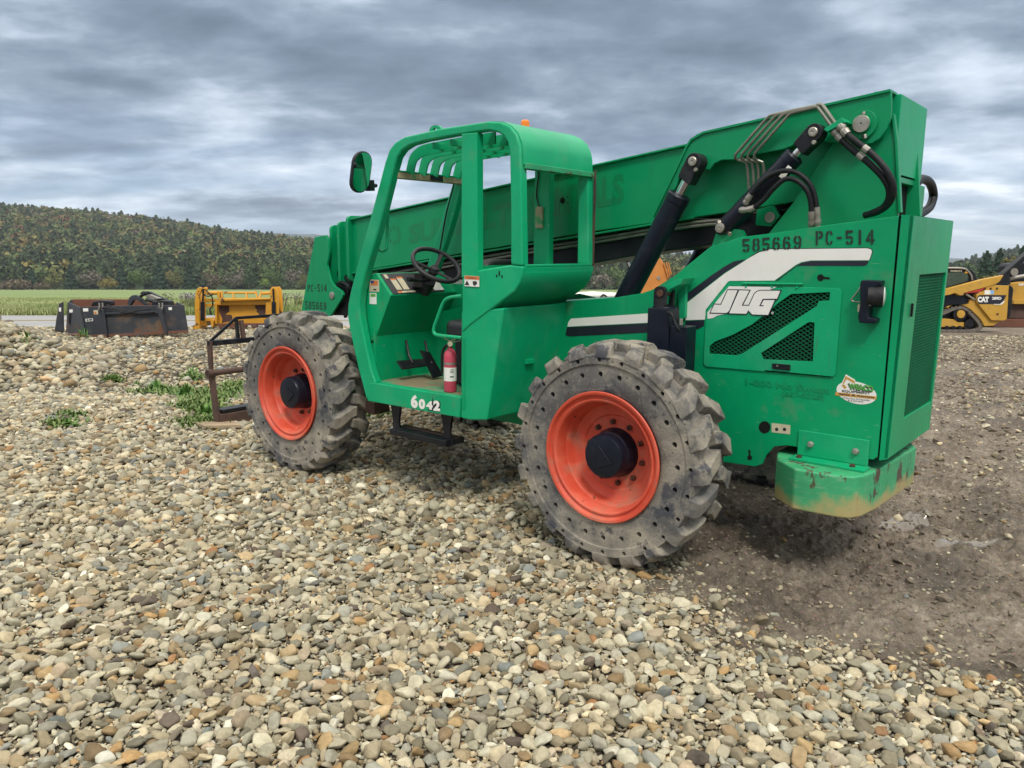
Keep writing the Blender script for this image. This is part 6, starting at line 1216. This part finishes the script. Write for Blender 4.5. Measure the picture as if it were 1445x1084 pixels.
slab(D, [k(*q) for q in ((470, 592), (760, 592), (740, 640), (700, 690), (460, 690), (440, 640), (450, 605))], -.068, -.061, 'name_plate', 'blackdecal', B, .001)
slab(D, [k(*q) for q in ((690, 690), (740, 650), (735, 672), (705, 697), (620, 697), (625, 690))], -.075, -.069, 'plate_stripe', 'white', B, 0)
def wtext(s, D, q0, q1, q2, name, mat, par, bold=.03):
    c = MB(); put_text(c, s, rel(par, D, *q0), rel(par, D, *q1), rel(par, D, *q2), bold); decal(c, name, mat, par, (0, .003, 0))
wtext('CAT', D-.073, k(462, 672), k(585, 672), k(462, 610), 'lettering', 'white', B, .07); wtext('289D', D-.073, k(618, 645), k(722, 645), k(618, 612), 'lettering', 'white', B, .04); wtext('W08273', D+.262, k(160, 340), k(290, 340), k(160, 320), 'lettering', 'paper', B, .02)
slab(D-.064, [k(*q) for q in ((540, 540), (603, 540), (600, 585), (537, 585))], 0, .004, 'sticker', 'white', B, 0); slab(D-.064, [k(*q) for q in ((604, 542), (642, 542), (638, 583), (601, 583))], 0, .004, 'sticker', pmat('sky_blue_sticker', (.2, .42, .7), .5), B, 0)
for xx, yy in ((660, 520), (665, 800), (590, 522)): c = MB(); c.lathe_at([(0, .035), (.02, .03)], rel(B, D, *k(xx, yy), dy=-.06), (0, -1, 0), 10); c.build('bolt', 'bolt', B)
slab(D+.3, [k(*q) for q in ((240, 600), (330, 560), (560, 500), (580, 720), (300, 700))], 0, .5, 'engine_side', 'black', B)
# second machine at the right edge: low loader with black arm
D = 27.; B = empty('wheel_loader', None, at(1440, 462, D)); tag(B, 'yellow machine with black bonnet cut off by the right edge behind the track loader', 'loader')
slab(D, [k(*q) for q in ((600, 860), (760, 855), (1400, 850), (1400, 950), (640, 945))], 0, 1.4, 'blade', 'bktrust', B, .02)
slab(D, [k(*q) for q in ((815, 460), (900, 445), (1400, 430), (1400, 700), (830, 690))], 0, 1.6, 'bonnet', 'cat', B, .05); slab(D, [k(*q) for q in ((830, 440), (870, 405), (1400, 395), (1400, 440), (900, 448))], .02, 1.55, 'bonnet_top', 'navy', B, .03)
slab(D, [k(*q) for q in ((820, 690), (1400, 690), (1400, 860), (820, 850))], .1, 1.5, 'frame', 'rusty', B, .03); slab(D, [k(*q) for q in ((830, 640), (1400, 650), (1400, 690), (840, 690))], -.1, 0, 'rail', 'cat', B, .01)
slab(D, [k(*q) for q in ((930, 280), (960, 240), (1400, 200), (1400, 395), (960, 395), (935, 340))], .3, 1.3, 'cab', 'black', B, .05); wtext('289', D-.008, k(905, 490), k(990, 488), k(905, 465), 'lettering', 'white', B, .04)
# black backhoe boom rising to the right edge
D = 25.4; B = empty('digger_arm', None, at(1405, 420, D)); tag(B, 'black digger arm with pivot rising to the right edge above the track loader', 'digger arm')
slab(D, [k(*q) for q in ((660, 485), (700, 400), (800, 310), (960, 170), (1300, -100), (1340, -70), (1000, 200), (870, 330), (850, 370), (800, 400), (830, 470), (780, 490))], 0, .3, 'arm', 'black', B, .02)
c = MB(); c.lathe_at([(0, .12), (.36, .12)], rel(B, D, *k(858, 340), dy=.33), (0, -1, 0), 16); c.build('pivot', 'steel', B); tubep(B, D, [k(830, 410), k(1300, 330)], .06, 'cylinder', 'zinc', .1)
# orange excavator boom far behind
D = 22.; B = empty('excavator', None, at(915, 425, D)); tag(B, 'orange excavator boom seen behind the black lift cylinders', 'excavator')
k = lambda x, y: (780+x*.2029, 300+y*.2029)
slab(D, [k(*q) for q in ((470, 300), (480, 278), (620, 262), (700, 280), (760, 330), (820, 440), (780, 500), (720, 560), (640, 640), (520, 640), (600, 520), (640, 430), (610, 330), (520, 320), (490, 322))], 0, .4, 'boom', 'crane', B, .03)
for a, b_ in (((770, 350), (800, 450)), ((785, 345), (812, 440)), ((800, 345), (822, 430))): tubep(B, D, [k(*a), k(*b_)], .018, 'hydraulic_tube', 'crane', -.05)
c = MB(); c.lathe_at([(0, .07), (.46, .07)], rel(B, D, *k(484, 300), dy=.43), (0, -1, 0), 16); c.lathe_at([(0, .05), (.43, .05)], rel(B, D, *k(735, 455), dy=.41), (0, -1, 0), 16); c.build('pin', 'steel', B); tubep(B, D, [k(515, 310), k(545, 380), k(560, 470)], .05, 'cylinder', 'black', .2); tubep(B, D, [k(530, 345), k(548, 385)], .03, 'piston_rod', 'chrome', .12)
slab(D+.1, [k(*q) for q in ((100, 640), (560, 640), (900, 640), (900, 760), (100, 760))], 0, 1.5, 'undercarriage', 'black', B, .03)
# wrapped white bundle beside it
D = 19.; B = empty('wrapped_bundle', None, at(845, 430, D)); tag(B, 'white plastic wrapped bundle with black strap lying behind the green chassis', 'bundle')
c = MB()
for i, (u0, u1, v) in enumerate(((800, 872, 417), (812, 874, 421), (795, 870, 424))): c.tube([rel(B, D, u0, v+.5, i*.1), rel(B, D, (u0+u1)/2, v, i*.1), rel(B, D, u1, v+.3, i*.1)], [.07, .10, .07], 10)
c.build('wrapped_roll', 'white', B); c = MB(); c.tube(smoothp([rel(B, D, 845, 424, -.1), rel(B, D, 850, 416, -.12), rel(B, D, 856, 420, -.12), rel(B, D, 858, 425, -.1)]), .02, 6); c.build('strap', 'black', B)

# ------------------------------------------------------------------ HAZE
m = bpy.data.materials.new('haze_air'); m.use_nodes = True; nt = m.node_tree; nt.nodes.remove(nt.nodes['Principled BSDF']); pv = N(nt, 'ShaderNodeVolumePrincipled'); pv.inputs['Density'].default_value = HAZE; pv.inputs['Color'].default_value = (.80, .86, .95, 1); pv.inputs['Anisotropy'].default_value = .1
nt.links.new(pv.outputs[0], nt.nodes['Material Output'].inputs['Volume']); M['haze'] = m
if HAZE > 0: c = MB(); c.box(-3650, 3650, -3650, 3650, -14, 190); o = c.build('haze', 'haze'); tag(o, kind='stuff')
# ------------------------------------------------------------------ SKY AND LIGHT
w = bpy.data.worlds.new("World"); sc.world = w; w.use_nodes = True; nt = w.node_tree; bg = nt.nodes['Background']
SUN_EL, SUN_AZ = radians(50), radians(172)           # azimuth clockwise from +Y
sky = N(nt, 'ShaderNodeTexSky', sky_type='NISHITA'); sky.sun_disc = False; sky.sun_elevation = SUN_EL; sky.sun_rotation = SUN_AZ; sky.air_density = 1.0; sky.dust_density = 1.5
tc = N(nt, 'ShaderNodeTexCoord'); sep = N(nt, 'ShaderNodeSeparateXYZ'); nt.links.new(tc.outputs['Generated'], sep.inputs[0])
def mth(op, a, b=None, c=None, clamp=False):
    n = N(nt, 'ShaderNodeMath', operation=op, use_clamp=clamp)
    for i, v in enumerate((a, b, c)):
        if v is None: continue
        if isinstance(v, (int, float)): n.inputs[i].default_value = v
        else: nt.links.new(v, n.inputs[i])
    return n.outputs[0]
zc = mth('MAXIMUM', sep.outputs['Z'], 0.0); den = mth('ADD', zc, .16)
cv = N(nt, 'ShaderNodeCombineXYZ'); nt.links.new(mth('DIVIDE', sep.outputs['X'], den), cv.inputs[0]); nt.links.new(mth('DIVIDE', sep.outputs['Y'], den), cv.inputs[1])
def mapn(scale, off, nscale, det, rg, dist=0):
    mp = N(nt, 'ShaderNodeMapping'); mp.inputs['Scale'].default_value = scale; mp.inputs['Location'].default_value = off; nt.links.new(cv.outputs[0], mp.inputs['Vector'])
    return noise(nt, nscale, det, rg, mp.outputs['Vector'], dist).outputs['Fac']
big = mapn((1, 1, 1), (9.4, 0.3, 0), .50, 2, .5, .2); mid = mapn((.85, 1.1, 1), (7.3, 2.2, 0), 2.1, 6, .52, .15); fine = mapn((.9, 1.0, 1), (1.3, 9.2, 0), 6.5, 6, .55, .1)
f_ = mth('ADD', mth('ADD', mth('MULTIPLY', big, .40), mth('MULTIPLY', mid, .47)), mth('MULTIPLY', fine, .13))
# low over the horizon the layer breaks up into paler bands
el = mth('MULTIPLY', mth('SUBTRACT', .155, zc), 1.25); elc = N(nt, 'ShaderNodeMath', operation='MAXIMUM'); nt.links.new(el, elc.inputs[0]); elc.inputs[1].default_value = -.02
f2 = mth('ADD', f_, mth('MULTIPLY', elc.outputs[0], .55))
K = 10.
cl = ramp(nt, f2, [(.375, (.120, .165, .225)), (.435, (.165, .220, .295)), (.485, (.235, .300, .385)), (.53, (.37, .445, .54)), (.575, (.52, .595, .69)), (.635, (.80, .86, .92))]).outputs['Color']
sc10 = N(nt, 'ShaderNodeVectorMath', operation='SCALE'); nt.links.new(cl, sc10.inputs[0])
zb_ = N(nt, 'ShaderNodeMapRange'); zb_.inputs['From Min'].default_value = .32; zb_.inputs['From Max'].default_value = .75; zb_.inputs['To Min'].default_value = K*1.0; zb_.inputs['To Max'].default_value = K*1.6; nt.links.new(sep.outputs['Z'], zb_.inputs['Value']); nt.links.new(zb_.outputs[0], sc10.inputs['Scale'])
hole = ramp(nt, mapn((.5, 1.6, 1), (11.3, 4.2, 0), .9, 6, .6, .3), [(.40, (0,)*3), (.58, (.75,)*3)]).outputs['Color']
lowm = N(nt, 'ShaderNodeMapRange'); lowm.inputs['From Min'].default_value = .20; lowm.inputs['From Max'].default_value = .06; nt.links.new(sep.outputs['Z'], lowm.inputs['Value'])
hm = mix(nt, 1., hole, lowm.outputs[0], 'MULTIPLY')
skyc = mix(nt, .55, sky.outputs[0], (2.3, 3.6, 5.6))
zf = N(nt, 'ShaderNodeMapRange'); zf.inputs['From Min'].default_value = .32; zf.inputs['From Max'].default_value = .72; nt.links.new(sep.outputs['Z'], zf.inputs['Value'])
fin = mix(nt, zf.outputs[0], mix(nt, hm, sc10.outputs[0], skyc), (12.0, 11.6, 10.9)); nt.links.new(fin, bg.inputs[0]); bg.inputs[1].default_value = 1/K
sd = bpy.data.lights.new('sun', 'SUN'); sd.energy = 1.5; sd.angle = radians(12); sd.color = (1, .95, .87); so = bpy.data.objects.new('sun', sd); col.objects.link(so)
dv = Vector((sin(SUN_AZ)*cos(SUN_EL), cos(SUN_AZ)*cos(SUN_EL), sin(SUN_EL))); so.rotation_euler = dv.to_track_quat('Z', 'Y').to_euler()
sc.view_settings.view_transform = 'Standard'; sc.view_settings.look = 'None'; sc.view_settings.exposure = .52; sc.view_settings.gamma = 1
sc.cycles.use_denoising = True; sc.cycles.max_bounces = 6; sc.cycles.sample_clamp_indirect = 4
